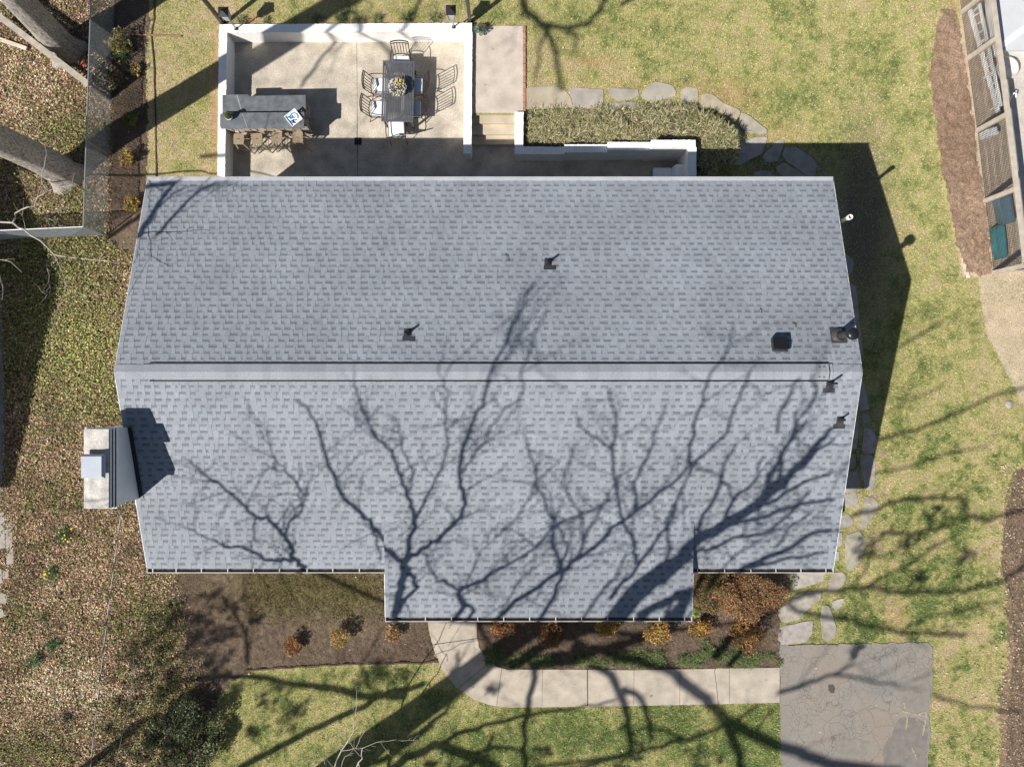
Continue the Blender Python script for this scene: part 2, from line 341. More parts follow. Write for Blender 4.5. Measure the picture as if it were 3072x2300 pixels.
# ------------------------------------------------------------------ the ground grid, split into structures
cell = .05
gx = np.arange(-17.6, 17.6+1e-6, cell); gy = np.arange(-13.6, 13.6+1e-6, cell)
nx, ny = len(gx), len(gy)
GX, GY = np.meshgrid(gx, gy, indexing='ij')
GPX, GPY = topx(GX, GY)
def planter_h(x, y):
    m = inpoly(x, y, B_PLANT)
    t = np.clip((x-.3)/6, 0, 1); f = np.clip((9.0-y)/1.1, 0, 1)
    return m*(-.16+.50*t*f+.10*t)
def gheight(x, y):
    return .03*(fbm(x, y, 1.1, 20)-.5)+.012*(vn(x, y, .12, 3)-.5)
GZ = gheight(GX, GY)+planter_h(GX, GY)
jx = (vn(GX, GY, .16, 31)-.5)*.13; jy = (vn(GX, GY, .16, 37)-.5)*.13   # ragged region edges
cx = (gx[:-1, None]+cell/2)*np.ones((1, ny-1)); cy = (gy[None, :-1]+cell/2)*np.ones((nx-1, 1))
jx = jx[:-1, :-1]; jy = jy[:-1, :-1]
cls = np.zeros(cx.shape, int)
beds = [B_BACK, B_FRONT, B_MID, B_RT, B_RB, B_PLANT]
for i, b in enumerate(beds):
    k = .4 if i in (2, 5) else 1.0
    if i == 4: cls[inpoly(cx+jx*.5+(vn(cx, cy, 1.3, 131)-.5)*.7+.10*(rng.random(cx.shape)-.5), cy+jy*.5, b)] = 5; continue
    cls[inpoly(cx+jx*k, cy+jy*k, b)] = i+1
cls[inpoly(cx, cy, PIT)] = -1
cls[inpoly(cx, cy, walk_w) | inpoly(cx, cy, drive_w)] = 0
MZ = np.zeros((nx, ny), bool)
MZ[:-1, :-1] |= cls > 0; 
GZ = GZ+MZ*(.02+.05*(vn(GX, GY, .09, 41)-.5)+.03*(vn(GX, GY, .3, 44)-.5))
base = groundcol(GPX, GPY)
mc = MULCH*(1+.25*(fbm(GX, GY, .8, 51)[..., None]-.5)*2)
mtone = mix(mc, np.array((.20, .15, .11)), np.clip(fbm(GX, GY, 1.6, 55)*1.4-.5, 0, 1))  # lighter mulch patches spread by noise
mcol = np.where(((GPX > 2700) & (GPY < 1000))[..., None], mtone*2.0+np.array((.035, .01, .0)), mtone)
# green weeds on the front bed near the eave
wd = np.clip(blob(GPX, GPY, 960, 1770, 270, 75)*1.4*(.4+fbm(GPX, GPY, 40, 60)), 0, 1)
mcol = mix(mcol, np.array((.13, .12, .045)), wd*.75)
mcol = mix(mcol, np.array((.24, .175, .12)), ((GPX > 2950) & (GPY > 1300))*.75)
ivd = np.clip(litter(GPX, GPY), 0, 1)*0
idx = np.arange(nx*ny).reshape(nx, ny)
def gridpart(name, mask, col, mat):
    I = np.argwhere(mask)
    q = np.stack([idx[I[:, 0], I[:, 1]], idx[I[:, 0]+1, I[:, 1]], idx[I[:, 0]+1, I[:, 1]+1], idx[I[:, 0], I[:, 1]+1]], 1)
    u, inv = np.unique(q.reshape(-1), return_inverse=True)
    me = bpy.data.meshes.new(name); n = len(q)
    V = np.stack([GX.reshape(-1)[u], GY.reshape(-1)[u], GZ.reshape(-1)[u]], 1)
    me.vertices.add(len(u)); me.vertices.foreach_set('co', V.reshape(-1).astype(np.float32))
    me.loops.add(n*4); me.loops.foreach_set('vertex_index', inv.reshape(-1).astype(np.int32))
    me.polygons.add(n); me.polygons.foreach_set('loop_start', np.arange(0, 4*n, 4, dtype=np.int32))
    me.materials.append(mat); me.update(calc_edges=True)
    a = me.color_attributes.new('Col', 'FLOAT_COLOR', 'POINT')
    cc_ = np.concatenate([np.clip(col.reshape(-1, 3)[u], 0, 1), np.ones((len(u), 1))], 1)
    a.data.foreach_set('color', cc_.reshape(-1).astype(np.float32))
    o = bpy.data.objects.new(name, me); C.objects.link(o); return tag(o, kind='structure')
GM = M('soil_and_turf', attr=True, rough=.95, var=.12, vs=2, fine=.38, fs=38, bump=.5, bs=50, spec=.15)
MM = M('bark_mulch', attr=True, rough=.95, var=.2, vs=5, fine=.5, fs=42, bump=1.0, bs=45, spec=.15)
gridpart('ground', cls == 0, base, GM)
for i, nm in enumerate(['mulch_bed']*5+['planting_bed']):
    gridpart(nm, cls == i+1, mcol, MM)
# far ground ring
fb = MB()
a0, a1, b0, b1, E = gx[0], gx[-1], gy[0], gy[-1], 220
GRC = (.19, .165, .085)
for (x0, y0, x1, y1) in ((-E, -E, E, b0), (-E, b1, E, E), (-E, b0, a0, b1), (a1, b0, E, b1)):
    fb.add([(x0, y0, 0), (x1, y0, 0), (x1, y1, 0), (x0, y1, 0)], [(0, 1, 2, 3)], 0, GRC)
tag(fb.build('ground_beyond', GM), kind='structure')
# ------------------------------------------------------------------ patio, slab, steps, walk, driveway
def sheet(name, poly, z, th, mat, kind='structure', bev=0.0):
    b = MB().prism(poly, z-th, z); o = b.build(name, mat, bevel=bev)
    return tag(o, kind=kind)
sheet('patio', PIT, PZ, .2, CONC)
jb = MB()
for (x0, y0, x1, y1, wd_) in ((1070, 100, 1073, 560, .014),):
    jb.beam(P(x0, y0, PZ+.001), P(x1, y1, PZ+.001), wd_, .004)
for k in range(14):     # jagged crack beside the joint
    y = 370+k*8; jb.beam(P(1072+rnd.uniform(-3, 3), y, PZ+.002), P(1072+rnd.uniform(-3, 3), y+8, PZ+.002), .012, .004)
tag(jb.build('patio_joint', M('joint_dirt', (.11, .095, .075), .95)), kind='structure')
sheet('garden_walkway', slab_w, .03, .2, SLAB)
steps_y = [(340, 0.0), (370, -.125), (403, -.25), (434, -.375)]
sb = MB()
for i in range(3):
    z = -.11-.125*i; y0, y1 = steps_y[i][0], steps_y[i+1][0]
    sb.prism([P(1417, y0, z)[:2], P(1548, y0, z)[:2], P(1548, y1, z)[:2], P(1417, y1, z)[:2]], PZ-.05, z)
tag(sb.build('stone_steps', M('step_stone', (.43, .37, .28), .9, .15, 2, .2, 50), bevel=.012), 'three tan steps leading down from the walkway slab to the shaded patio', 'steps')
# brick edging beside the slab
eb = MB(); y = 80.0
while y < 335:
    a = P(1569.5, y, 0); b = P(1577, y+18, 0)
    c = rnd.uniform(.8, 1.2); eb.box(((a.x+b.x)/2, (a.y+b.y)/2, .01), (b.x-a.x, abs(a.y-b.y)-.008, .09+rnd.uniform(0, .01)), mi=0, col=(.38*c, .19*c, .12*c)); y += 19
tag(eb.build('brick_edging', M('edging_brick', attr=True, rough=.9, var=.2, vs=12), bevel=.006), 'single row of red bricks along the right side of the walkway slab', 'brick edging')
WZ = .035
sheet('front_walk', walk_w, WZ, .15, WALK)
jb = MB()
for (x0, y0, x1, y1, wd_) in ((1288,1934,1432,1914,.022),(1376,2062,1470,1985,.01),(1490,2116,1505,2005,.012),(1626,2117,1627,2008,.01),(1763,2117,1762,2008,.03),(1901,2114,1902,2010,.01),(2039,2112,2040,2010,.01),(2188,2108,2188,2004,.01)):
    jb.beam(P(x0, y0, WZ+.001), P(x1, y1, WZ+.001), wd_, .004)
x, y = 2145, 2005
while y < 2105:
    x2 = x+rnd.uniform(-1.5, 2.6); jb.beam(P(x, y, WZ+.001), P(x2, y+9, WZ+.001), .014, .004); x, y = x2, y+9
tag(jb.build('walk_joints', M('walk_joint', (.06, .055, .05), .95)), kind='structure')
# driveway with cracks in the material
dm = bpy.data.materials.new('old_asphalt'); dm.use_nodes = True; n = dm.node_tree.nodes; l = dm.node_tree.links; b = n['Principled BSDF']
b.inputs['Roughness'].default_value = .9
g = n.new('ShaderNodeNewGeometry')
def nz(sc, det=4, src=None):
    t = n.new('ShaderNodeTexNoise'); t.inputs['Scale'].default_value = sc; t.inputs['Detail'].default_value = det; l.new(src or g.outputs['Position'], t.inputs['Vector']); return t
def ramp(src, stops):
    r = n.new('ShaderNodeValToRGB'); e = r.color_ramp.elements
    e[0].position, e[0].color = stops[0][0], (*stops[0][1], 1); e[1].position, e[1].color = stops[-1][0], (*stops[-1][1], 1)
    for p, c in stops[1:-1]: q = e.new(p); q.color = (*c, 1)
    l.new(src, r.inputs[0]); return r.outputs[0]
tone = ramp(nz(.55, 5).outputs['Fac'], [(.36, (.20, .19, .175)), (.5, (.235, .215, .188)), (.66, (.235, .198, .165))])
dist = nz(2.2, 5); dv = n.new('ShaderNodeVectorMath'); dv.operation = 'SCALE'; dv.inputs['Scale'].default_value = .35; l.new(dist.outputs['Color'], dv.inputs[0])
av = n.new('ShaderNodeVectorMath'); l.new(g.outputs['Position'], av.inputs[0]); l.new(dv.outputs[0], av.inputs[1])
def crack(scale, w_, mask_scale, thr):
    v = n.new('ShaderNodeTexVoronoi'); v.feature = 'DISTANCE_TO_EDGE'; v.inputs['Scale'].default_value = scale; l.new(av.outputs[0], v.inputs['Vector'])
    r = n.new('ShaderNodeMapRange'); r.inputs[1].default_value = 0; r.inputs[2].default_value = w_; r.inputs[3].default_value = 1; r.inputs[4].default_value = 0; l.new(v.outputs['Distance'], r.inputs[0])
    m_ = n.new('ShaderNodeMapRange'); m_.inputs[1].default_value = thr; m_.inputs[2].default_value = thr+.08; l.new(nz(mask_scale, 2).outputs['Fac'], m_.inputs[0])
    x_ = n.new('ShaderNodeMath'); x_.operation = 'MULTIPLY'; l.new(r.outputs[0], x_.inputs[0]); l.new(m_.outputs[0], x_.inputs[1]); return x_.outputs[0]
k1 = crack(1.3, .014, .7, .36); k2 = crack(5.2, .038, .9, .46)
mx = n.new('ShaderNodeMath'); mx.operation = 'MAXIMUM'; l.new(k1, mx.inputs[0]); l.new(k2, mx.inputs[1])
sc = n.new('ShaderNodeMath'); sc.operation = 'MULTIPLY'; sc.inputs[1].default_value = .7; l.new(mx.outputs[0], sc.inputs[0])
fn = ramp(nz(55, 2).outputs['Fac'], [(.3, (.82, .82, .82)), (.7, (1.15, 1.15, 1.15))])
m1 = n.new('ShaderNodeMix'); m1.data_type = 'RGBA'; m1.blend_type = 'MULTIPLY'; m1.inputs[0].default_value = 1; l.new(tone, m1.inputs[6]); l.new(fn, m1.inputs[7])
m2 = n.new('ShaderNodeMix'); m2.data_type = 'RGBA'; l.new(sc.outputs[0], m2.inputs[0]); l.new(m1.outputs[2], m2.inputs[6]); m2.inputs[7].default_value = (.07, .065, .06, 1)
l.new(m2.outputs[2], b.inputs['Base Color'])
bp = n.new('ShaderNodeBump'); bp.inputs['Strength'].default_value = .3; bp.inputs['Distance'].default_value = .02; l.new(nz(70, 2).outputs['Fac'], bp.inputs['Height']); l.new(bp.outputs[0], b.inputs['Normal'])
def ragged(poly, step=.12, amp=.03, seed=3):
    out = []
    for i in range(len(poly)):
        a = Vector(poly[i]); b_ = Vector(poly[(i+1) % len(poly)]); k = max(1, int((b_-a).length/step))
        for j in range(k):
            p = a.lerp(b_, j/k); s_ = float(vn(p.x*7, p.y*7, .9, seed))-.5; q = float(vn(p.x*7, p.y*7, .9, seed+5))-.5
            out.append((p.x+s_*2*amp, p.y+q*2*amp))
    return out
sheet('driveway', ragged(drive_w, .1, .03), .03, .12, dm)
# stains and patches on the driveway
def patch(name, pts, mat, z, amp=.02):
    return tag(MB().prism(ragged(PL(pts), .06, amp), z-.003, z).build(name, mat), kind='structure')
patch('oil_stain', [(2483,2052),(2498,2050),(2504,2062),(2502,2076),(2492,2077),(2484,2068)], M('oil_stain_mat', (.075, .065, .06), .8), .034, .004)
patch('asphalt_patch', [(2515,2215),(2575,2212),(2610,2225),(2600,2262),(2560,2280),(2550,2310),(2506,2310),(2508,2240)], M('patch_mat', (.205, .19, .168), .9, .1, 6, .2, 60, fine=.12, fs=50), .034, .03)
patch('asphalt_patch', [(2688,2040),(2780,2000),(2790,2080),(2778,2120),(2745,2140),(2700,2130)], M('patch_mat'), .034, .03)
patch('asphalt_patch', [(2650,2240),(2700,2150),(2745,2150),(2780,2170),(2778,2300),(2650,2320)], M('patch_mat2', (.17, .158, .142), .9, .15, 4, .2, 60, fine=.12, fs=50), .0335, .03)
# straw-filled cracks
sc_ = MB()
for line in ([(2692, 2122), (2712, 2133), (2735, 2141), (2755, 2142), (2778, 2130)], [(2712, 2105), (2716, 2130), (2722, 2160), (2718, 2188)], [(2778, 2130), (2776, 2165), (2768, 2205)], [(2735, 2240), (2745, 2262), (2750, 2275)], [(2755, 2142), (2785, 2150)]):
    for i in range(len(line)-1):
        for j in range(4):
            t0, t1 = j/4, (j+1)/4; a = P(*line[i], .036).lerp(P(*line[i+1], .036), t0); b_ = P(*line[i], .036).lerp(P(*line[i+1], .036), t1)
            sc_.beam(a+Vector((rnd.uniform(-.02, .02), rnd.uniform(-.02, .02), rnd.uniform(0, .002))), b_, rnd.uniform(.012, .045), .004)
tag(sc_.build('crack_straw', M('crack_straw_mat', (.33, .29, .20), .95, .3, 20)), kind='structure')
# stones
for k, ((pts, lab), sw) in enumerate(zip(STONES, stones_w)):
    poly = ragged(sw, .09, .013, k)
    # soften corners once
    pl = []
    for i in range(len(poly)):
        a = Vector(poly[i-1]); b_ = Vector(poly[i]); c_ = Vector(poly[(i+1) % len(poly)]); pl.append(tuple(b_*.8+(a+c_)*.1))
    z = .024+rnd.uniform(-.003, .004)
    if k in (8, 9, 10): z += .01
    f_ = rnd.uniform(.88, 1.12); tint = (.31*f_, .285*f_*rnd.uniform(.97, 1.02), .25*f_*rnd.uniform(.92, 1.05))
    if k in (0, 8, 5): tint = (.36, .31, .235)
    if k in (6, 9): tint = (.27, .255, .18)
    mat = M('flagstone_%d' % k, tint, .85, .2, 2.0+k*.13, .3, 24, fine=.09, fs=40)
    o = MB().prism(pl, -.04, z).build('flagstone', mat, bevel=.008)
    tag(o, lab, 'stepping stone', 'flagstones laid around the house' if k < 39 else 'slabs at the left edge of the frame')
tag(MB().prism(NEIGHPATH, -.03, .032).build('neighbour_paving', M('grey_paver', (.16, .155, .17), .9, .25, 4, .3, 30)), kind='structure')
tag(MB().prism(NPAVE, -.03, .032).build('neighbour_patio', M('neigh_concrete', (.45, .42, .38), .9, .12, 2, .2, 40, fine=.12, fs=20)), kind='structure')
# ------------------------------------------------------------------ the house
house = thing('house', (0, 0, 0), 0, 'long brick ranch house under a wide grey shingle roof', 'house')
hb = MB()
wx0, wx1, wy0, wy1 = XL+.42, XR-.42, FEY+.45, BEY-.45
wt = EZ-.12
for a, b_ in (((wx0, wy0), (wx1, wy0)), ((wx1, wy0), (wx1, wy1)), ((wx1, wy1), (wx0, wy1)), ((wx0, wy1), (wx0, wy0))):
    dx, dy = b_[0]-a[0], b_[1]-a[1]; Ln = math.hypot(dx, dy)
    hb.box(((a[0]+b_[0])/2, (a[1]+b_[1])/2, (wt-.6)/2), (Ln-.2 if dx == 0 else Ln, .2, wt+.6), math.atan2(dy, dx))
HW = M('house_brick_white', (.74, .73, .70), .7, .08, 4, .3, 25)
hb.build('wall', HW, house)
for gxp in (wx0, wx1):
    gb = MB()      # gable infill under the rakes
    s_ = -1 if gxp < 0 else 1
    x0, x1 = (gxp-.06, gxp+.06)
    vs = [(x, y, z) for x in (x0, x1) for y, z in ((wy0, wt+.002), (wy1, wt+.002), (RY, RZ-.14))]
    gb.add(vs, [(0, 1, 2), (5, 4, 3), (0, 3, 4, 1), (1, 4, 5, 2), (2, 5, 3, 0)])
    gb.build('gable_siding', WHITE, house)
for k, (x, y, wd_) in enumerate(((-7, wy1, 1.6), (-3.2, wy1, 2.4), (1.5, wy1, 1.6), (6, wy1, 1.2), (-7.5, wy0, 1.8), (6.6, wy0, 1.6), (2.8, wy0, 1.4))):
    s_ = 1 if y > 0 else -1
    wf = MB(); z0, z1 = (.9, 2.2) if k != 1 else (-.42, 1.75)
    for (ox, oz, sx, sz) in ((0, z1, wd_+.1, .08), (0, z0, wd_+.1, .08), (-wd_/2, (z0+z1)/2, .08, z1-z0-.09), (wd_/2, (z0+z1)/2, .08, z1-z0-.09), (0, (z0+z1)/2, .05, z1-z0-.09)):
        wf.box((x+ox, y+s_*.13, oz), (sx, .06, sz))
    wo = wf.build('window', TRIM, house)
    MB().box((x, y+s_*.115, (z0+z1)/2), (wd_-.09, .02, z1-z0-.09)).build('pane', M('window_glass', (.03, .035, .04), .08, 0, spec=.8), wo)
db = MB().box((-.9, wy0-.12, 1.05), (.95, .05, 2.05)); dr = db.build('door', M('door_paint', (.06, .07, .09), .4), house)
MB().cyl((-.55, wy0-.2, 1.0), .03, .05, 10).build('handle', GALV, dr)
for x in (PX0+.25, -.1-.9+.2, 1.9, PX1-.25): MB().box((x, PYE+.3, PZE/2-.1), (.14, .14, PZE-.16)).build('porch_post', TRIM, house)
# roof deck solid (carries eaves and fascia)
rb = MB(); T = .12; o_ = .012
for (ya, za, yb, zb) in ((BEY-.02, EZ-o_, RY, RZ-o_), (RY, RZ-o_, FEY+.02, EZ-o_)):
    vs = []
    for x in (XL+.015, XR-.015):
        vs += [(x, ya, za), (x, yb, zb), (x, yb, zb-T), (x, ya, za-T)]
    rb.add(vs, [(0, 1, 2, 3), (7, 6, 5, 4), (0, 4, 5, 1), (1, 5, 6, 2), (2, 6, 7, 3), (3, 7, 4, 0)])
vs = []
for x in (PX0+.015, PX1-.015): vs += [(x, PY0, PZ0-o_-.004), (x, PYE+.02, PZE-o_), (x, PYE+.02, PZE-o_-T), (x, PY0, PZ0-o_-T-.02)]
rb.add(vs, [(0, 1, 2, 3), (7, 6, 5, 4), (0, 4, 5, 1), (1, 5, 6, 2), (2, 6, 7, 3), (3, 7, 4, 0)])
rb.build('roof_deck', TRIM, house)
# shingles: courses with overlapping tabs (real steps), colour per tab
EXP = .1475
QV, QC = [], []
def course_slope(xa, xb, y_lo, z_lo, y_hi, z_hi, seed, EXP=.17):
    front = y_lo < 0
    """from eave (lo) to ridge (hi)"""
    r = np.random.default_rng(seed)
    L = math.hypot(y_hi-y_lo, z_hi-z_lo); uy, uz = (y_hi-y_lo)/L, (z_hi-z_lo)/L; ny_, nz_ = -uz*np.sign(uy)*1.0, abs(uy)
    ny_ = -uz if uy > 0 else uz; 
    n_ = int(round(L/EXP)); e = L/n_
    def pt(x, s_, h): return (x, y_lo+uy*s_+ny_*h, z_lo+uz*s_+nz_*h)
    for i in range(n_):
        s0, s1 = i*e, (i+1)*e
        # base shingle pieces, widths ~ 1 m with fine vertical joints, stepped butt
        x = xa-r.random()*.9
        while x < xb:
            x2 = x+.99; a, b_ = max(x, xa), min(x2, xb)
            if b_ > a:
                t = (.255 if front else .278)*(1+.06*(r.random()-.5))*(.93+.14*float(vn(x, y_lo+uy*s0, 1.7, 9)))
                x_ = a
                # split into tab / gap pieces
                while x_ < b_-1e-6:
                    tabw = r.uniform(.08, .16); gapw = r.uniform(.11, .21)
                    e1 = min(x_+tabw, b_); e2 = min(e1+gapw, b_)
                    tt = t*(1+.13*(r.random()-.5)); bl = r.random()*.03
                    ct = (tt*(.875+bl), tt*.974, tt*(1.115-bl*.4))
                    hb_, ht_ = .0125, .0065
                    QV.append([pt(x_, s0, hb_), pt(e1, s0, hb_), pt(e1, s1+.004, ht_), pt(x_, s1+.004, ht_)]); QC.append([ct]*4)
                    QV.append([pt(x_, s0, -.004), pt(e1, s0, -.004), pt(e1, s0, hb_), pt(x_, s0, hb_)]); QC.append([tuple(c*.33 for c in ct)]*4)  # butt face coloured dark to draw the shadow line of each course
                    if e2 > e1:
                        lo = t*(.96+.1*r.random()); dk = t*r.uniform(.44, .62); sm = s0+(s1-s0)*r.uniform(.46, .60)
                        cl = (lo*.885, lo*.974, lo*1.105); cd = (dk*.88, dk*.972, dk*1.11); cm = tuple((p*.55+q*.45) for p, q in zip(cl, cd))
                        QV.append([pt(e1, s0, .0075), pt(e2, s0, .0075), pt(e2, sm, .005), pt(e1, sm, .005)]); QC.append([cl, cl, cl, cl])
                        QV.append([pt(e1, sm, .005), pt(e2, sm, .005), pt(e2, s1, .002), pt(e1, s1, .002)]); QC.append([cm, cm, cd, cd])
                        QV.append([pt(e1, s0, -.004), pt(e2, s0, -.004), pt(e2, s0, .0075), pt(e1, s0, .0075)]); QC.append([tuple(c*.33 for c in cl)]*4)  # same painted shadow line on the butt of the gap
                    x_ = e2
            x = x2
course_slope(XL, XR, BEY+.02, EZ-.02*SB, RY, RZ, 1, .162)
course_slope(XL, XR, FEY-.02, EZ-.02*SF, RY, RZ, 2, .176)
course_slope(PX0, PX1, PYE-.02, PZE-.004, PY0, PZ0+.004, 3, .176)
QV = np.array(QV, dtype=float); QC = np.array(QC, dtype=float)
# under the porch extension the main slope stays (hidden)
SH = M('shingle_granules', attr=True, rough=.88, var=.09, vs=.8, fine=.2, fs=48, bump=.3, bs=90, spec=.25)
soup('roof', QV, QC, SH, house)
# porch wedge side
for x in (PX0+.004, PX1-.004):
    vb = MB()
    s_ = .006
    vb.add([(x-s_, PY0, PZ0), (x-s_, FEY, EZ), (x-s_, FEY, PZ0-SP*(PY0-FEY)), (x+s_, PY0, PZ0), (x+s_, FEY, EZ), (x+s_, FEY, PZ0-SP*(PY0-FEY))], [(0, 1, 2), (5, 4, 3), (0, 3, 4, 1), (1, 4, 5, 2)])
    vb.build('porch_roof_cheek', TRIM, house)
# ridge vent with cap shingles
vx0, vx1 = P(446, 0, RZ).x, P(2487, 0, RZ).x
rv = MB()
for sgn, sl_ in ((1, SB), (-1, SF)):
    y1 = RY+sgn*.222; z1 = RZ-sl_*.222
    rv.beam((vx0, y1, z1+.02), (vx1, y1, z1+.02), .036, .02)
rv.build('ridge_vent', BLACKM, house)
cv, ccx = [], []
def cap(x0, x1, lift, c, wdt=.20):
    for sgn, sl_ in ((1, SB), (-1, SF)):
        a = (x0, RY, RZ+.03+lift); b_ = (x1, RY, RZ+.022+lift); c2 = (x1, RY+sgn*wdt, RZ-sl_*wdt+.03+lift); d2 = (x0, RY+sgn*wdt, RZ-sl_*wdt+.038+lift)
        q = [a, b_, c2, d2] if sgn < 0 else [a, d2, c2, b_]
        cv.append(q); ccx.append([c]*4)
x = XL
while x < XR-.01:
    x2 = min(x+rnd.uniform(.13, .30), XR); t = .29*rnd.uniform(.92, 1.05); inside = vx0 < x < vx1
    wdt = .2 if inside else .185
    cap(x, x2, .012 if inside else -.012, (t*.90, t*.97, t*1.09), wdt); x = x2
soup('ridge_cap', np.array(cv), np.array(ccx), SH, house)
db = MB()
cx_ = vx1
db.beam((cx_, RY-.19, RZ-.19*SF+.05), (cx_, RY, RZ+.045), .012, .02); db.beam((cx_, RY, RZ+.045), (cx_, RY+.19, RZ-.19*SB+.05), .012, .02)
for dx_, dy_ in ((-.13, .13), (-.24, .125), (-.13, -.13), (-.24, -.125)): MB().box((vx1+dx_, RY+dy_, RZ+.05-abs(dy_)*.3), (.03, .02, .012)).build('screw', BLACKM, house)
db.build('ridge_vent_end', BLACKM, house)
# rakes
for x in (XL-.004, XR+.004):
    MB().beam((x, BEY+.01, EZ-.072), (x, RY, RZ-.072), .02, .14).build('rake_board', TRIM, house); MB().beam((x, RY, RZ-.072), (x, FEY-.01, EZ-.072), .02, .14).build('rake_board', TRIM, house)
for x in (PX0-.01, PX1+.01): MB().beam((x, FEY-.1, PZ0-SP*(PY0-FEY+.1)-.075), (x, PYE-.01, PZE-.075), .02, .13).build('rake_board', TRIM, house)
# back gutter with a pale guard, seams
gt = MB(); gy0, gy1 = BEY+.015, BEY+.15
gt.box(((XL+XR)/2, (gy0+gy1)/2, EZ-.06), (XR-XL, gy1-gy0, .10)); g_ = gt.build('gutter', M('gutter_guard', (.36, .38, .41), .45, .1, 2), house)
for px in (712, 912, 1034, 1274, 1392, 1510, 1737, 1862, 2014, 2100, 2212): MB().box((P(px, 0, EZ).x, (gy0+gy1)/2, EZ-.012), (.018, gy1-gy0+.01, .01)).build('seam', M('gutter_seam', (.35, .35, .36), .5), g_)
# front gutters: white trough with a dark strip inside and hangers
def gutter(x0, x1, y, z, hx):
    b_ = MB(); th = .014; d_ = .125
    b_.box(((x0+x1)/2, y-d_, z-.055), (x1-x0, th, .12)); b_.box(((x0+x1)/2, y-d_/2, z-.11), (x1-x0, d_, th)); b_.box(((x0+x1)/2, y-.006, z-.06), (x1-x0, th, .10))
    for x in (x0, x1): b_.box((x, y-d_/2, z-.055), (th, d_+.012, .122))
    o = b_.build('gutter', M('gutter_paint', (.55, .55, .54), .5, .1, 3), house)
    MB().box(((x0+x1)/2, y-d_/2, z-.085), (x1-x0-.03, d_-.03, .03)).build('gutter_fill', M('gutter_fill', (.075, .065, .055), .95, .5, 9, .6, 30), o)
    for x in hx: MB().box((x, y-d_/2, z-.008), (.022, d_-.016, .012)).build('hanger', M('hanger_metal', (.5, .5, .49), .5), o)
def xs(pxs, z): return [P(p, 0, z).x for p in pxs]
gutter(XL, PX0-.02, FEY-.01, EZ, xs([458,528,604,683,760,838,921,998,1078], EZ))
gutter(PX1+.02, XR, FEY-.01, EZ, xs([2093,2174,2253,2328,2403,2478], EZ))
gutter(PX0, PX1, PYE-.01, PZE, xs([1276,1354,1433,1511,1589,1667,1745,1823,1901,1978,2054], PZE))
# soffit-dark strip of starter shingle behind the front gutters is given by depth; downspouts
dsp = MB(); a = P(2530, 1475, 2.6)
dsp.tube([P(2531, 1478, 2.95), P(2531, 1530, 2.9), P(2522, 1542, 2.75), (wx1+.06, P(0, 1545, 2.6).y, 2.5), (wx1+.06, P(0, 1545, 2.6).y, .1)], .032, 8)
dsp.build('downspout', BLACKM, house)
ds2 = MB(); ds2.tube([P(412, 1495, 3.5), P(412, 1512, 3.45)], .05, 10); ds2.build('pipe_end', WHITE, house)
# chimney
chx0, chx1 = -10.40, -9.86; chy0, chy1 = -3.04, -1.12; CT = 5.12
ch = MB(); ch.box(((chx0+chx1)/2, (chy0+chy1)/2, (CT-.28)/2), (chx1-chx0, chy1-chy0, CT-.28))
co = ch.build('chimney', WBRICK, house)
cb = MB()
for i in range(3):
    z = CT-.28+i*.075; e = .012+.028*(2-i)+.0; e = [.12, .085, .05][i]
    cb.box(((chx0+chx1)/2, (chy0+chy1)/2, z+.034), (chx1-chx0+2*e, chy1-chy0+e*.6, .068))
cb.build('corbel', WBRICK, co, bevel=.006)
jb = MB()
for i in range(3):
    z = CT-.28+i*.075; jb.box(((chx0+chx1)/2, (chy0+chy1)/2, z+.0715), (chx1-chx0+2*[.108, .073, .038][i], chy1-chy0-.01, .0075))
jb.build('mortar', M('dark_mortar', (.09, .09, .10), .9), co)
cr = MB(); q = .0
cr.add([(chx0-.04, chy0-.01, CT-.03), (chx1+.03, chy0-.01, CT-.03), (chx1+.03, chy1+.01, CT-.03), (chx0-.04, chy1+.01, CT-.03), (chx0+.12, chy0+.3, CT-.005), (chx1-.14, chy0+.3, CT-.005), (chx1-.14, chy1-.3, CT-.005), (chx0+.12, chy1-.3, CT-.005)],
       [(0, 1, 5, 4), (1, 2, 6, 5), (2, 3, 7, 6), (3, 0, 4, 7), (4, 5, 6, 7)])
cr.box(((chx0+chx1)/2-.005, (chy0+chy1)/2, CT-.045), (chx1-chx0+.068, chy1-chy0+.018, .028)); cr.build('crown', M('chimney_crown', (.47, .45, .42), .9, .25, 3.5, .5, 14, fine=.15, fs=30), co)
fl = MB(); fc = P(277, 1398, 5.3)
fl.box((fc.x, fc.y, CT+.06), (.34, .34, .13)); fl.build('flue_screen', M('flue_screen', (.12, .12, .13), .6), co)
cp = MB(); s0, s1 = .285, .24
vs = [(fc.x+a*s, fc.y+b_*s, z) for s, z in ((s0, 5.24), (s0, 5.28), (s1, 5.34)) for a, b_ in ((-1, -1), (1, -1), (1, 1), (-1, 1))]
cp.add(vs, [(8, 9, 10, 11), (3, 2, 1, 0)]+[(r_*4+i, r_*4+(i+1) % 4, r_*4+4+(i+1) % 4, r_*4+4+i) for r_ in (0, 1) for i in range(4)])
cp.build('flue_cap', M('flue_cap_metal', (.36, .40, .46), .4, .05, 3), co)
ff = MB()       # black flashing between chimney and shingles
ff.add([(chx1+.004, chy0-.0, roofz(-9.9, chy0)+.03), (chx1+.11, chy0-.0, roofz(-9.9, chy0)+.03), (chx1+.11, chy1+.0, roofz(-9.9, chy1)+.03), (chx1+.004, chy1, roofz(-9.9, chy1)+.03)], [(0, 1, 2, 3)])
ff.build('flashing', BLACKM, co)
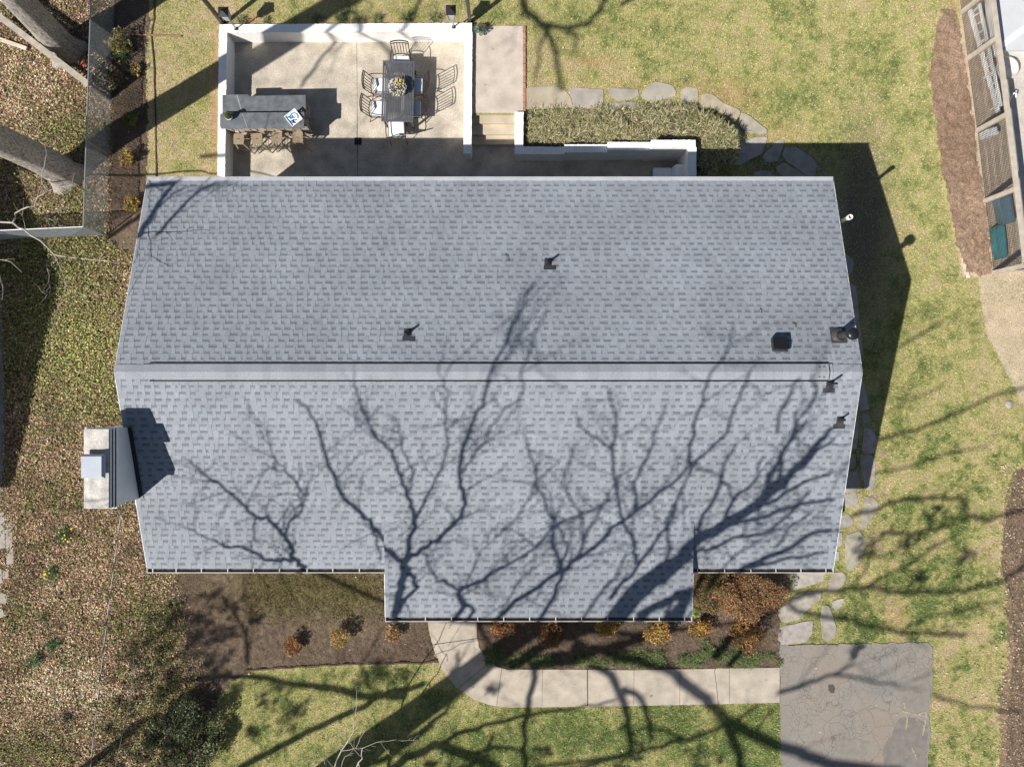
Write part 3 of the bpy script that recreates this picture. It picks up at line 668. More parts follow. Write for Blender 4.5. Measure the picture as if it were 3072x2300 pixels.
# pipe vents on the roof
VM = M('vent_boot', (.05, .052, .06), .5, .15, 8, metal=.2)
def roof_frame(x, y):
    s_ = SB if y > RY else -SF
    return Vector((x, y, roofz(x, y))), Vector((0, -s_*-1 if False else s_, 1)).normalized()
def pipe_vent(px, py, r, h, up, name='pipe_vent', plate=.30, lab=None):
    p = surf(px, py); p = Vector((p.x, p.y, p.z)); sgn = 1 if p.y > RY else -1; s_ = SB if sgn > 0 else SF
    nrm = Vector((0, s_*sgn, 1)).normalized(); q = nrm.to_track_quat('Z', 'Y').to_matrix()
    b_ = MB()
    # T-shaped flashing: wide skirt uphill? skirt strip at the far side, tongue under the boot
    def loc(x, y, z): return p+q@Vector((x, y, z))
    def slab(x0, x1, y0, y1, z): 
        c = loc((x0+x1)/2, (y0+y1)/2, z); b_.box(c, (x1-x0, y1-y0, .008), rot=q)
    yy = -sgn if False else 1
    slab(-plate*.62, plate*.42, .10*up, .10*up+.12 if up > 0 else .10*up, .018) if up > 0 else slab(-plate*.5, plate*.5, -.24, -.12, .018)
    slab(-.085, .10, -.11, .09, .021)
    o = b_.build(name, VM, house)
    k = MB(); k.lathe((p.x, p.y, p.z+.012), [(r*2.6, 0), (r*2.2, .04), (r*1.5, .09), (r*1.15, .13), (r*1.1, .14)], 18); k.build('boot', M('boot_rubber', (.02, .02, .022), .45), o)
    t = MB(); t.lathe((p.x, p.y, p.z), [(r, .0), (r, h), (r*.75, h), (r*.75, h-.15)], 14); t.build('pipe', BLACKM, o)
pipe_vent(1645, 787, .032, .26, 1); pipe_vent(1223, 999, .032, .26, 1)
pipe_vent(2488, 1150, .028, .42, -1); pipe_vent(2519, 1258, .026, .30, -1)
# box vent
bx = P(2337, 1032, 4.45); bz = roofz(bx.x, bx.y)
q = Vector((0, SB, 1)).normalized().to_track_quat('Z', 'Y').to_matrix()
bb = MB(); bb.box(Vector((bx.x, bx.y, bz+.10)), (.37, .34, .16), rot=q); o = bb.build('box_vent', BLACKM, house, bevel=.02)
b2 = MB(); b2.box(Vector((bx.x, bx.y-.12, bz+.17)), (.36, .16, .05), rot=q); b2.build('vent_hood', M('vent_hood', (.05, .052, .06), .5), o)
b2 = MB()
for i in range(14): b2.box(Vector((bx.x-.19, bx.y-.15+i*.023, bz+.14+.04-i*.007)), (.02, .008, .1), rot=q)
b2.build('louvre', VM, o)
# big flue
fp = P(2508, 1008, 4.2); fz = roofz(fp.x, fp.y)
fo = MB().lathe((fp.x, fp.y, fz-.03), [(.19, .03), (.18, .06), (.12, .14), (.105, .18)], 24); fo.add([(fp.x-.2, fp.y-.19, fz+.075), (fp.x+.2, fp.y-.19, fz+.075), (fp.x+.2, fp.y+.22, fz-.045), (fp.x-.2, fp.y+.22, fz-.045)], [(0, 1, 2, 3)])
fo = fo.build('flue_pipe', M('flue_flashing', (.11, .10, .10), .35, .15, 9, metal=.5), house)
MB().lathe((fp.x, fp.y, fz+.1), [(.085, 0), (.085, .68)], 20).build('pipe', VM, fo)
MB().lathe((fp.x, fp.y, fz+.72), [(.085, 0), (.15, .02), (.158, .07), (.15, .12), (.11, .15), (.02, .165), (.001, .165)], 28).build('flue_cap', M('black_gloss', (.012, .012, .014), .3, spec=.5), fo)
wp = P(2521, 655, 3.6)
wpo = MB().lathe((8.88, wp.y, 0), [(.055, 0), (.055, 3.62), (.07, 3.62), (.07, 3.78), (.05, 3.78), (.05, 3.5)], 18).build('vent_pipe', M('pvc', (.62, .60, .54), .5), None)
tag(wpo, 'white plastic vent pipe rising beside the back right rake of the roof', 'vent pipe')
# antenna-like bits lying on the roof (fallen twigs)
for (px, py, dx, dy, lb) in ((1515, 762, 10, 22, 'thin dark twig lying left of the middle pipe vent'), (2278, 925, 5, 14, 'short thin twig lying on the roof left of the box vent'), (2375, 968, 12, 14, 'thin twig lying just above the box vent')):
    p = surf(px, py)+Vector((0, 0, .03)); q2 = surf(px+dx, py+dy)+Vector((0, 0, .03)); md = p.lerp(q2, .5)+Vector((.02, .01, .01))
    tag(MB().tube([p, md, q2], .007, 5).build('fallen_twig', M('dark_twig', (.05, .045, .04))), lb, 'twig', 'twigs lying on the roof')
# ------------------------------------------------------------------ patio walls (white painted brick, coping of headers)
JNT = M('brick_joint', (.42, .43, .46), .9)
def wall_run(name, px_pts, zt, zb, lab, cat='garden wall', width=.0, parent=None, ends=None):
    """px_pts: quad in photo pixels at top height, order: outerA, outerB, innerB, innerA"""
    q = [P(x, y, zt) for x, y in px_pts]; b_ = MB()
    b_.prism([(v.x, v.y) for v in q], zb, zt-.062)
    o = b_.build(name, WBRICK, parent)
    if lab: tag(o, lab, cat)
    # coping bricks
    A, B, Cc, D = q; L = ((B-A).length+(Cc-D).length)/2; n_ = max(2, int(round(L/.078))); k = MB()
    ctr = sum(q, Vector())/4
    for i in range(n_):
        t0, t1 = (i+.035)/n_, (i+.965)/n_
        pts = [A.lerp(B, t0), A.lerp(B, t1), D.lerp(Cc, t1), D.lerp(Cc, t0)]
        j = rnd.uniform(-.006, .006)
        e = (A-D).normalized()*(.012+j); e2 = (A-D).normalized()*(.012-j)
        pl = [tuple((pts[0]+e)[:2]), tuple((pts[1]+e)[:2]), tuple((pts[2]-e2)[:2]), tuple((pts[3]-e2)[:2])]
        k.prism(pl, zt-.057, zt+rnd.uniform(-.003, .003))
    k.build('coping', WBRICK, o)
    m_ = MB(); ins = .006
    m_.prism([tuple((A.lerp(Cc, .002))[:2]), tuple((B.lerp(D, .002))[:2]), tuple((Cc.lerp(A, .002))[:2]), tuple((D.lerp(B, .002))[:2])], zt-.0615, zt-.006)
    m_.build('mortar', M('white_mortar', (.62, .63, .65), .8), o)
    return o
wall_run('garden_wall', [(658, 75), (1416, 70), (1416, 95), (658, 97)], .17, -.55, 'long low white brick wall along the back of the sunken patio')
wall_run('garden_wall', [(658, 98), (652.5, 560), (673, 560), (680, 98)], .17, -.55, 'low white brick wall on the left side of the patio, running under the bar counter')
wall_run('garden_wall', [(1416, 96), (1413, 460), (1391.5, 460), (1394, 96)], .17, -.55, 'low white brick wall between the dining patio and the walkway slab')
wall_run('garden_wall', [(1545, 336), (1545, 439), (1568.5, 439), (1569.5, 336)], .18, -.55, 'short white brick wall beside the garden steps')
wall_run('garden_wall', [(1544, 440), (1693, 442), (1692, 462), (1543, 461)], .20, -.55, 'lowest shaded step of the white retaining wall below the grass bed')
wall_run('garden_wall', [(1693, 434.5), (1823, 434.5), (1823, 456), (1693, 456)], .32, -.55, 'second step of the white retaining wall, fully in the roof shadow')
wall_run('garden_wall', [(1823, 427.5), (1954, 428), (1954, 450), (1823, 450)], .50, -.55, 'third step of the white retaining wall with half its coping sunlit')
wall_run('garden_wall', [(1954, 421), (2087, 421), (2087, 441), (1954, 441)], .86, -.55, 'tallest sunlit step of the white retaining wall at its right end')
wall_run('garden_wall', [(2088, 441.5), (2088, 565), (2065, 565), (2065, 441.5)], .86, -.55, 'shaded white wall running from the tallest step back to the house')
tag(MB().box(P(1074, 424, PZ+.006), (.23, .23, .012)).build('drain_grate', BLACKM, bevel=.004), 'square black drain cover set in the patio by the shadow edge', 'drain cover')
# ------------------------------------------------------------------ outdoor bar
bar = thing('outdoor_bar', (0, 0, 0), 0, 'stone outdoor bar with two long slate counters at different heights', 'bar counter')
sbm = MB(); rr = random.Random(3)
X0, X1, Y0, Y1 = -8.93, -6.50, 8.0, 8.84
sbm.box(((X0+X1)/2, (8.0+8.36)/2, (PZ+.52)/2), (X1-X0, .36, .52-PZ), mi=1); sbm.box(((X0+X1)/2, 8.6, (PZ+.35)/2), (X1-X0, .46, .35-PZ), mi=1)
for face in (0, 1):        # irregular stones on the front and right faces
    u = X0 if face == 0 else 7.99
    ue = X1 if face == 0 else 8.84
    while u < ue:
        wd_ = rr.uniform(.12, .30); z = PZ
        top = .53 if (face == 0 or u < 8.36) else .36
        while z < top-.02:
            hh = min(rr.uniform(.08, .16), top-z); dpt = rr.uniform(.03, .07); c_ = rr.uniform(.7, 1.15)
            col = (.36*c_, .31*c_, .26*c_)
            if face == 0: sbm.box((u+wd_/2, 8.0-dpt/2+.01, z+hh/2), (wd_-.015, dpt, hh-.012), rr.uniform(-.05, .05), col=col)
            else: sbm.box((X1+dpt/2-.01, u+min(wd_, ue-u)/2, z+hh/2), (dpt, min(wd_, ue-u)-.015, hh-.012), rr.uniform(-.05, .05), col=col)
            z += hh
        u += wd_
sbm.build('stone_base', [M('field_stone', attr=True, rough=.9, var=.25, vs=8, bump=.5, bs=25), M('stone_core', (.12, .10, .09), .95)], bar, bevel=.012)
MB().prism(PL([(667, 285), (743, 283), (748, 288), (917, 285), (917, 336), (667, 336)], .40), .36, .40).build('back_counter', SLATE, bar, bevel=.005)
MB().prism(PL([(660, 341), (676, 341), (676, 339), (913, 336), (912, 383), (663, 386), (660, 380)], .57), .525, .57).build('front_counter', SLATE, bar, bevel=.005)
SM_ = M('pale_streak', (.28, .29, .27), .6, .2, 9)  # narrow pale streak across each counter
b_ = MB(); b_.beam(P(711, 285.5, .4012), P(725, 335, .4012), .03, .004); b_.build('counter_streak', SM_, bar)
b_ = MB(); b_.beam(P(727, 342, .5712), P(742, 384, .5712), .018, .004); b_.build('counter_streak', SM_, bar)
# potted boxwood
def leafball(n, r, pal, size, zs=1.0, fill=.55, tilt=1.0, center=(0, 0, 0)):
    d = rng.normal(size=(n, 3)); d /= np.linalg.norm(d, axis=1)[:, None]
    rad = r*(fill+(1-fill)*rng.random(n)**.5); p = d*rad[:, None]; p[:, 2] = p[:, 2]*zs; p += np.array(center)
    return leafquads(p, size, tilt), pick(pal, n)
pp = P(690, 352, .64)
pot = thing('potted_plant', (P(691, 354, .575).x, P(691, 354, .575).y, .5705), 0, 'small clipped green plant in a round white pot on the front bar counter', 'potted plant')
MB().lathe((0, 0, 0), [(.001, 0), (.075, 0), (.10, .09), (.115, .15), (.105, .155), (.09, .10), (.001, .10)], 24).build('pot', M('white_ceramic', (.75, .76, .78), .25), pot)
Q, c_ = leafball(700, .105, [(.10, .15, .02), (.16, .20, .03), (.06, .10, .015)], .012, .8, .8, 1.2, (0, 0, .19)); soup('leaves', Q, c_, FOL, pot)
MB().lathe((0, 0, 0), [(.001, .11), (.07, .13), (.09, .19), (.07, .25), (.001, .27)], 14).build('core', M('dark_green_core', (.03, .045, .01), .9), pot)
# tray
tc = P(881, 354, .60); tr = thing('serving_tray', (tc.x, tc.y, .5705), R(45-7), 'square white tray with blue glassware on the right end of the bar', 'tray')
t = MB(); s = .205; t.box((0, 0, .008), (2*s, 2*s, .016))
for a_, b2_, sx, sy in ((0, s-.01, 2*s, .02), (0, -s+.01, 2*s, .02), (s-.01, 0, .02, 2*s-.042), (-s+.01, 0, .02, 2*s-.042)): t.box((a_, b2_, .0385), (sx, sy, .044))
t.build('tray', WHITE, tr, bevel=.003)
BL = M('blue_glass', (.02, .16, .42), .2, .3, 30); CY = M('cyan_glass', (.04, .36, .52), .2, .3, 30); DB = M('cobalt_glass', (.015, .03, .30), .2, .2, 30)
a_ = MB(); a_.tube([(.03+.12*math.cos(t_), .02+.12*math.sin(t_), .024) for t_ in [R(-60+i*15) for i in range(17)]], .018, 8, caps=True); a_.build('blue_ring', BL, tr)
a_ = MB(); a_.lathe((-.05, .06, .017), [(.001, 0), (.035, 0), (.05, .03), (.045, .03), (.03, .01), (.001, .01)], 16); a_.tube([(-.12, .1, .03), (-.06, .07, .04), (0, .0, .03), (.06, -.02, .03)], .014, 6); a_.build('cyan_dish', CY, tr)
a_ = MB(); a_.tube([(-.14, -.02, .03), (-.1, -.09, .04), (-.06, -.14, .03)], .022, 8); a_.tube([(-.04, -.06, .03), (.03, -.1, .03)], .014, 6); a_.tube([(-.13, -.1, .03), (-.05, -.03, .035)], .018, 6); a_.build('cobalt_piece', DB, tr)
a_ = MB(); a_.tube([(-.2, .13, .06), (-.13, .13, .07), (-.1, .09, .05)], .016, 6); a_.build('cyan_handle', CY, tr)
# bar stools
st = thing('bar_stool', (0, 0, 0), 0, None, 'stool')
HS = .76; a_ = MB(); hw = .166
def rrect(w_, h_, r_, n_=5):
    pts = []
    for cx2, cy2, a0_ in ((w_-r_, h_-r_, 0), (-w_+r_, h_-r_, 90), (-w_+r_, -h_+r_, 180), (w_-r_, -h_+r_, 270)):
        for i in range(n_+1): t_ = R(a0_+90*i/n_); pts.append((cx2+r_*math.cos(t_), cy2+r_*math.sin(t_)))
    return pts
a_.prism(rrect(hw, hw, .045), HS-.03, HS); a_.build('seat', M('stool_seat', (.27, .205, .14), .5, .12, 12), st, bevel=.006)
MB().box((0, 0, HS+.001), (.075, .02, .004)).build('hand_slot', M('slot_dark', (.01, .008, .006)), st)
rim = MB(); rp = rrect(hw-.006, hw-.006, .045); rp.append(rp[0]); rim.tube([(x, y, HS-.001) for x, y in rp], .006, 6, caps=False); rim.build('rim', TAUPE, st)
for sx in (-1, 1):
    for sy in (-1, 1):
        L_ = MB(); L_.tube([(sx*.115, sy*.115, HS-.03), (sx*.215, sy*.215, 0)], [.032, .018], 4, smooth=False); L_.build('leg', TAUPE, st)
a_ = MB(); q = .182
for (x0, y0, x1, y1) in ((-q, -q, q, -q), (q, -q, q, q), (q, q, -q, q), (-q, q, -q, -q)): a_.tube([(x0, y0, .24), (x1, y1, .24)], .009, 6)
a_.build('footrest', TAUPE, st)
a_ = MB(); q = .15; a_.tube([(-q, -q, .46), (q, q, .46)], .005, 5); a_.tube([(q, -q, .47), (-q, q, .47)], .005, 5); a_.build('cross_brace', TAUPE, st)
labs = ['leftmost metal bar stool, beside the left patio wall', 'second metal bar stool from the left patio wall', 'third metal bar stool from the left patio wall', 'rightmost metal bar stool, below the tray']
for k, (px, py, rz) in enumerate(((716, 417, -.02), (771, 416, .03), (830, 413, -.03), (893, 412, .02))):
    s_ = st if k == 0 else copy_thing(st)
    p = P(px, py, PZ+HS); s_.location = (p.x, p.y, PZ); s_.rotation_euler = (0, 0, rz); tag(s_, labs[k], 'stool', 'metal stools at the bar')
# ------------------------------------------------------------------ dining set
TZ = .73; tp = P(1194, 274, PZ+TZ); TROT = R(-1.6)
tb = thing('dining_table', (tp.x, tp.y, PZ), TROT, 'long dark slatted outdoor dining table on the sunken patio', 'table')
TW, TL = 1.0, 1.90
TM = M('table_metal', (.085, .09, .10), .42, .15, 5, spec=.5)
f_ = MB()
for (x, y, sx, sy) in ((0, TL/2-.03, TW, .06), (0, -TL/2+.03, TW, .06), (-TW/2+.03, 0, .06, TL-.124), (TW/2-.03, 0, .06, TL-.124)): f_.box((x, y, TZ-.015), (sx, sy, .03))
f_.build('frame', TM, tb, bevel=.004)
n_ = 17; sl_ = MB()
for i in range(n_):
    x = -TW/2+.07+(TW-.14)*(i+.5)/n_; sl_.box((x, 0, TZ-.016), ((TW-.14)/n_-.010, TL-.125, .02))
sl_.build('slat_top', TM, tb)
for sx in (-1, 1):
    for sy in (-1, 1):
        MB().box((sx*(TW/2-.07), sy*(TL/2-.08), (TZ-.032)/2), (.055, .055, TZ-.034)).build('leg', TM, tb)
pot = thing('flower_pot', (P(1194, 266, PZ+TZ+.1).x, P(1194, 266, PZ+TZ+.1).y, PZ+TZ), 0, 'round bowl of white, purple and yellow pansies on the dining table', 'flower pot')
MB().lathe((0, 0, 0), [(.001, .001), (.14, .001), (.21, .15), (.22, .17), (.2, .17), (.18, .12), (.001, .12)], 24).build('bowl', M('dark_bowl', (.05, .05, .055), .5), pot)
Q, c_ = leafball(1500, .27, [(.07, .12, .02), (.12, .17, .03), (.20, .25, .05), (.04, .07, .015)], .022, .55, .5, 1.1, (0, 0, .19)); soup('leaves', Q, c_, FOL, pot)
d = rng.normal(size=(260, 3)); d[:, 2] = abs(d[:, 2])+.15; d /= np.linalg.norm(d, axis=1)[:, None]
p_ = d*.285*np.array([1, 1, .6])+np.array([0, 0, .2])
pc = np.where((rng.random(260) < .55)[:, None], np.array([(.58, .56, .66)]), np.where((rng.random(260) < .5)[:, None], np.array([(.28, .24, .45)]), np.array([(.75, .60, .06)])))
yl = blob(p_[:, 0], p_[:, 1], .06, .17, .1, .08) > .4; pc[yl] = (.85, .62, .02)
soup('flowers', leafquads(p_, .020, .5, 1.0), pc, FOL, pot)
# chair: local +Y = towards the table
ch0 = thing('patio_chair', (0, 0, 0), 0, None, 'chair')
CM = M('chair_bronze', (.028, .021, .017), .5, .15, 8)
W2 = .26; SHt = .42
a_ = MB(); a_.box((0, 0, SHt+.035), (2*W2-.03, .47, .075)); a_.build('cushion', CUSH, ch0, bevel=.03)
a_ = MB()
for (x0, y0, x1, y1) in ((-W2, -.24, W2, -.24), (-W2, .24, W2, .24), (-W2, -.24, -W2, .24), (W2, -.24, W2, .24)): a_.tube([(x0, y0, SHt-.012), (x1, y1, SHt-.012)], .013, 6)
a_.build('seat_frame', CM, ch0)
def bk(x, t_):   # back curve point, t 0..1 up
    return (x*(1+.06*t_), -.25-.20*t_-.045*(1-(x/W2)**2), SHt+.02+.52*t_)
a_ = MB()
for sx in (-1, 1): a_.tube([bk(sx*W2, t_/6) for t_ in range(7)], .0145, 6)
for t_ in (.08, .86, 1.0): a_.tube([bk(W2*(-1+i/4), t_) for i in range(9)], .015 if t_ < 1 else .019, 6)
a_.build('back_frame', CM, ch0)
a_ = MB()
for i in range(1, 6):
    x = W2*(-1+i/3); a_.tube([bk(x, .08), bk(x, .47), bk(x, .86)], .0125, 6)
a_.build('back_slats', CM, ch0)
for sx in (-1, 1):
    a_ = MB(); a_.tube([(sx*W2*1.03, -.36, .66), (sx*(W2+.05), -.22, .665), (sx*(W2+.05), .12, .66), (sx*(W2+.04), .20, .62), (sx*(W2+.02), .235, .5), (sx*(W2+.02), .25, .0)], .014, 6); a_.build('armrest', CM, ch0)
    a_ = MB(); a_.tube([(sx*W2, -.24, SHt), (sx*(W2), -.36, 0)], .014, 6); a_.build('leg', CM, ch0)
chs = [((1205, 192), 180, 'slat-back chair at the head of the table nearest the back wall'), ((1143, 259), -90, 'upper chair on the left side of the dining table'), ((1137, 327), -92, 'lower chair on the left side of the dining table'),
       ((1246, 259), 88, 'upper chair on the right side of the table, in its own shade'), ((1241, 327), 90, 'lower chair on the right side of the dining table'), ((1190, 387), 3, 'chair at the foot of the table, rear legs touching the roof shadow')]
for k, ((px, py), rz, lb) in enumerate(chs):
    c_ = ch0 if k == 0 else copy_thing(ch0)
    p = P(px, py, PZ+.45); c_.location = (p.x, p.y, PZ); c_.rotation_euler = (0, 0, R(rz)); tag(c_, lb, 'chair', 'chairs around the dining table')
# lounge sofa end under the eave
sf = thing('lounge_chair', (P(2010, 0, 0).x-.06, 6.05, PZ), 0, 'white cushioned lounge chair tucked under the eave beside the shaded wall', 'lounge chair')
p0 = P(1959, 503, -.05); p1 = P(2015, 503, -.05); p2 = P(2048, 492, .3)
sx_ = lambda v: v-sf.location.x
a_ = MB(); a_.box((sx_((p0.x+p1.x)/2), (p0.y-.45)-6.05, .40), (p1.x-p0.x, .9, .14)); a_.build('seat_cushion', CUSH, sf, bevel=.04)
a_ = MB(); a_.box((sx_((p1.x+p2.x)/2+.02), (p2.y-.5)-6.05, .62), (p2.x-p1.x+.03, .98, .42), rot=Matrix.Rotation(R(9), 3, 'Y')); a_.build('back_cushion', CUSH, sf, bevel=.05)
a_ = MB(); a_.box((sx_((p0.x+p2.x)/2), (p0.y-.42)-6.05, .27), (p2.x-p0.x-.02, .84, .10))
for dx_ in (.04, p2.x-p0.x-.06):
    for dy_ in (-.02, -.8): a_.box((sx_(p0.x+dx_), p0.y-.02+dy_-6.05, .11), (.05, .05, .22))
a_.build('frame', WOOD, sf)
# air conditioner
ac = thing('air_conditioner', (P(2162, 0, .8).x, 5.72, 0), 0, 'rounded blue-grey air conditioner mostly hidden under the eave', 'air conditioner')
a_ = MB(); a_.prism(rrect(.46, .40, .14), .02, .80); a_.build('cabinet', M('ac_paint', (.20, .26, .33), .45), ac, bevel=.03)
a_ = MB(); a_.lathe((0, -.05, .803), [(.001, 0), (.30, 0), (.32, .006), (.34, .0)], 28)
a_.build('fan_opening', BLACKM, ac)
a_ = MB()
for i in range(5): a_.tube([(.06*(i+1)*math.cos(t_*math.pi/12), -.05+.06*(i+1)*math.sin(t_*math.pi/12), .825) for t_ in range(25)], .004, 4)
a_.build('fan_guard', GALV, ac)
# ------------------------------------------------------------------ lantern lights and poles
def lantern(px, py, lab):
    p = P(px, py, .17); t_ = thing('wall_lantern', (p.x, p.y, .17), 0, lab, 'lantern', 'lanterns on the back patio wall')
    MB().box((0, 0, .012), (.10, .10, .024)).build('base', BLACKM, t_)
    MB().tube([(0, 0, .02), (0, 0, .62)], .022, 10).build('post', GALV, t_)
    g_ = MB(); vs = [(a*s_, b_*s_, z) for s_, z in ((.075, .62), (.12, 1.0)) for a, b_ in ((-1, -1), (1, -1), (1, 1), (-1, 1))]
    g_.add(vs, [(0, 1, 5, 4), (1, 2, 6, 5), (2, 3, 7, 6), (3, 0, 4, 7), (3, 2, 1, 0)]); g_.build('glass', M('frosted_glass', (.42, .44, .46), .3), t_)
    f_ = MB()
    for a, b_ in ((-1, -1), (1, -1), (1, 1), (-1, 1)): f_.beam((a*.077, b_*.077, .62), (a*.123, b_*.123, 1.0), .014, .014)
    f_.build('frame', BLACKM, t_)
    r_ = MB(); s0, s1 = .15, .03; vs = [(a*s_, b_*s_, z) for s_, z in ((s0, 1.0), (s0, 1.02), (s1, 1.12)) for a, b_ in ((-1, -1), (1, -1), (1, 1), (-1, 1))]
    r_.add(vs, [(8, 9, 10, 11), (3, 2, 1, 0)]+[(q_*4+i, q_*4+(i+1) % 4, q_*4+4+(i+1) % 4, q_*4+4+i) for q_ in (0, 1) for i in range(4)]); r_.cyl((0, 0, 1.12), .02, .05, 10)
    r_.build('roof_cap', M('lantern_black', (.018, .018, .02), .35), t_)
lantern(709, 87, 'black capped lantern on the left corner of the back patio wall'); lantern(1361, 82, 'black capped lantern on the right part of the back patio wall')
for (px, py, lb) in ((671, 73, 'tall square black post outside the left corner of the patio wall'), (1410, 69, 'tall square black post outside the right corner of the patio wall')):
    p = P(px, py, 0); o = thing('light_post', (p.x, p.y, 0), 0, lb, 'post', 'tall black posts behind the patio')
    MB().box((0, 0, 1.6), (.10, .10, 3.2)).build('post', DARKM, o, bevel=.006); MB().box((0, 0, 3.22), (.12, .12, .04)).build('cap', BLACKM, o); MB().box((0, 0, .03), (.16, .16, .06)).build('base_plate', BLACKM, o)
# ------------------------------------------------------------------ chain link fence
def chainlink(a, b_, h, lab, posts):
    L = (b_-a).length; d_ = (b_-a).normalized(); o = thing('chain_link_fence', tuple(a), 0, lab, 'fence')
    up = Vector((0, 0, 1)); r_ = MB(); r_.tube([up*h, d_*L+up*h], .021, 8); r_.build('top_rail', GALV, o)
    r_ = MB(); r_.tube([up*.04, d_*L+up*.04], .004, 5); r_.build('tension_wire', GALV, o)
    for s_ in posts: MB().tube([d_*s_, d_*s_+up*(h+.03)], .024, 8).build('post', GALV, o)
    sp = .085; k = int((L+h)/sp); V = []; nr = d_.cross(up)
    for sg in (1, -1):
        for i in range(k):
            s0 = i*sp-(h if sg > 0 else 0)
            t0, z0, t1, z1 = (s0, 0, s0+h, h) if sg > 0 else (s0, h, s0+h, 0)
            if sg < 0: t0, z0, t1, z1 = s0, h, s0+h, 0
            # clip
            def at(t_): return z0+(z1-z0)*(t_-t0)/(t1-t0)
            ta, tb_ = max(t0, 0), min(t1, L)
            if tb_ <= ta: continue
            za, zb = at(ta), at(tb_); w_ = .0065
            A = d_*ta+up*za; B = d_*tb_+up*zb; e = (B-A).normalized(); s1_ = e.cross(nr)*w_; s2_ = nr*w_
            V.append([A+s1_, B+s1_, B+s2_, A+s2_]); V.append([A+s2_, B+s2_, B-s1_, A-s1_]); V.append([A-s1_, B-s1_, B-s2_, A-s2_]); V.append([A-s2_, B-s2_, B+s1_, A+s1_])
    Q = np.array([[tuple(p) for p in q] for q in V]); soup('wire_mesh', Q, np.tile(np.array([(.3, .31, .32)]), (len(Q), 1)), M('wire_grey', (.24, .26, .28), .5, metal=.3), o)
cz = 1.23; A_ = P(250, 680, cz); B_ = P(273, 0, cz); Cn = P(-300, 704, cz)
A_.z = 0; B_.z = 0; Cn.z = 0; d_ = (B_-A_).normalized(); B2 = A_+d_*((B_-A_).length+3)
chainlink(A_, B2, cz, 'chain link fence running up the left side from the corner near the roof', [0, 2.55, 5.1, 7.6, 10.1])
chainlink(A_, Cn, cz, 'chain link fence running left from the corner to the frame edge', [2.6, 5.0])
# wooden fence, upper left
wf = thing('wooden_fence', tuple(P(268, 255, 0)), 0, 'weathered wooden rail fence with a flat cap board crossing the upper left corner', 'fence')
a = P(266, 254, 1.2); b_ = P(-60, 6, 1.2); o0 = Vector(wf.location)
aa = Vector((a.x, a.y, 0))-o0; bb_ = Vector((b_.x, b_.y, 0))-o0; dd = (bb_-aa).normalized(); LL = (bb_-aa).length; up = Vector((0, 0, 1)); nn = dd.cross(up)
MB().beam(aa+up*1.2, bb_+up*1.2, .18, .035).build('cap_board', M('grey_board', (.33, .30, .25), .85, .2, 5, .3, 50), wf)
for z in (1.0, .62, .25): MB().beam(aa+up*z+nn*.0, bb_+up*z+nn*.0, .04, .12).build('rail', WOOD, wf)
for s_ in np.arange(.1, LL, 1.6): MB().beam(aa+dd*s_, aa+dd*s_+up*1.17, .09, .09).build('post', WOOD, wf)
pk = MB()
for s_ in np.arange(.05, LL, .13): pk.beam(aa+dd*s_-nn*.035, aa+dd*s_-nn*.035+up*1.0, .05, .02)
pk.build('pickets', WOOD, wf)
tm = MB(); tm.beam(P(-60, 98, .06), P(83, 148, .06), .12, .12); tag(tm.build('landscape_timber', PALEW, bevel=.01), 'pale timber edging lying on the ground at the left frame edge', 'timber')
bd = MB(); bd.beam(P(398, 105, .03), P(545, 109, .03), .035, .07); tag(bd.build('edging_board', M('brown_board', (.26, .15, .10), .9)), 'thin brown board lying across the left lawn strip', 'board')
def strip(name, pts, wd_, h, mat, lab, cat):
    b2 = MB(); P3 = [P(x, y, h/2) for x, y in pts]
    for i in range(len(P3)-1): b2.beam(P3[i], P3[i+1]+(P3[i+1]-P3[i]).normalized()*.01, wd_, h)
    return tag(b2.build(name, mat), lab, cat)
def wiggle(pts, step=18, amp=1.6, seed=0):
    out = []
    for i in range(len(pts)-1):
        a = Vector(pts[i]); b2 = Vector(pts[i+1]); k = max(1, int((b2-a).length/step))
        for j in range(k): p = a.lerp(b2, j/k); out.append((p.x+(float(vn(p.x, p.y, 20, seed))-.5)*2*amp, p.y+(float(vn(p.x, p.y, 20, seed+3))-.5)*2*amp))
    out.append(pts[-1]); return out
GROOVE = M('groove_shade', (.08, .058, .038), .9)  # raised dark strips standing in for the shaded line of a spade-cut groove
strip('groove_strip', wiggle([(464, -30), (462, 60), (454, 105), (460, 170), (463, 260), (467, 330), (467, 430), (469, 545)]), .03, .035, GROOVE, 'thin dark strip for the shaded groove down the left lawn strip', 'groove')
strip('groove_strip', wiggle([(392, 105), (420, 78), (462, 58)]), .025, .035, GROOVE, 'short dark strip for the groove spur joining the left lawn groove', 'groove')
strip('groove_strip', wiggle([(735, 2011), (800, 2005), (900, 1999), (1050, 1991), (1200, 1988), (1270, 1988), (1312, 1979)], 18, 2.2), .05, .055, GROOVE, 'wavy dark strip for the groove between the front left bed and lawn', 'groove')
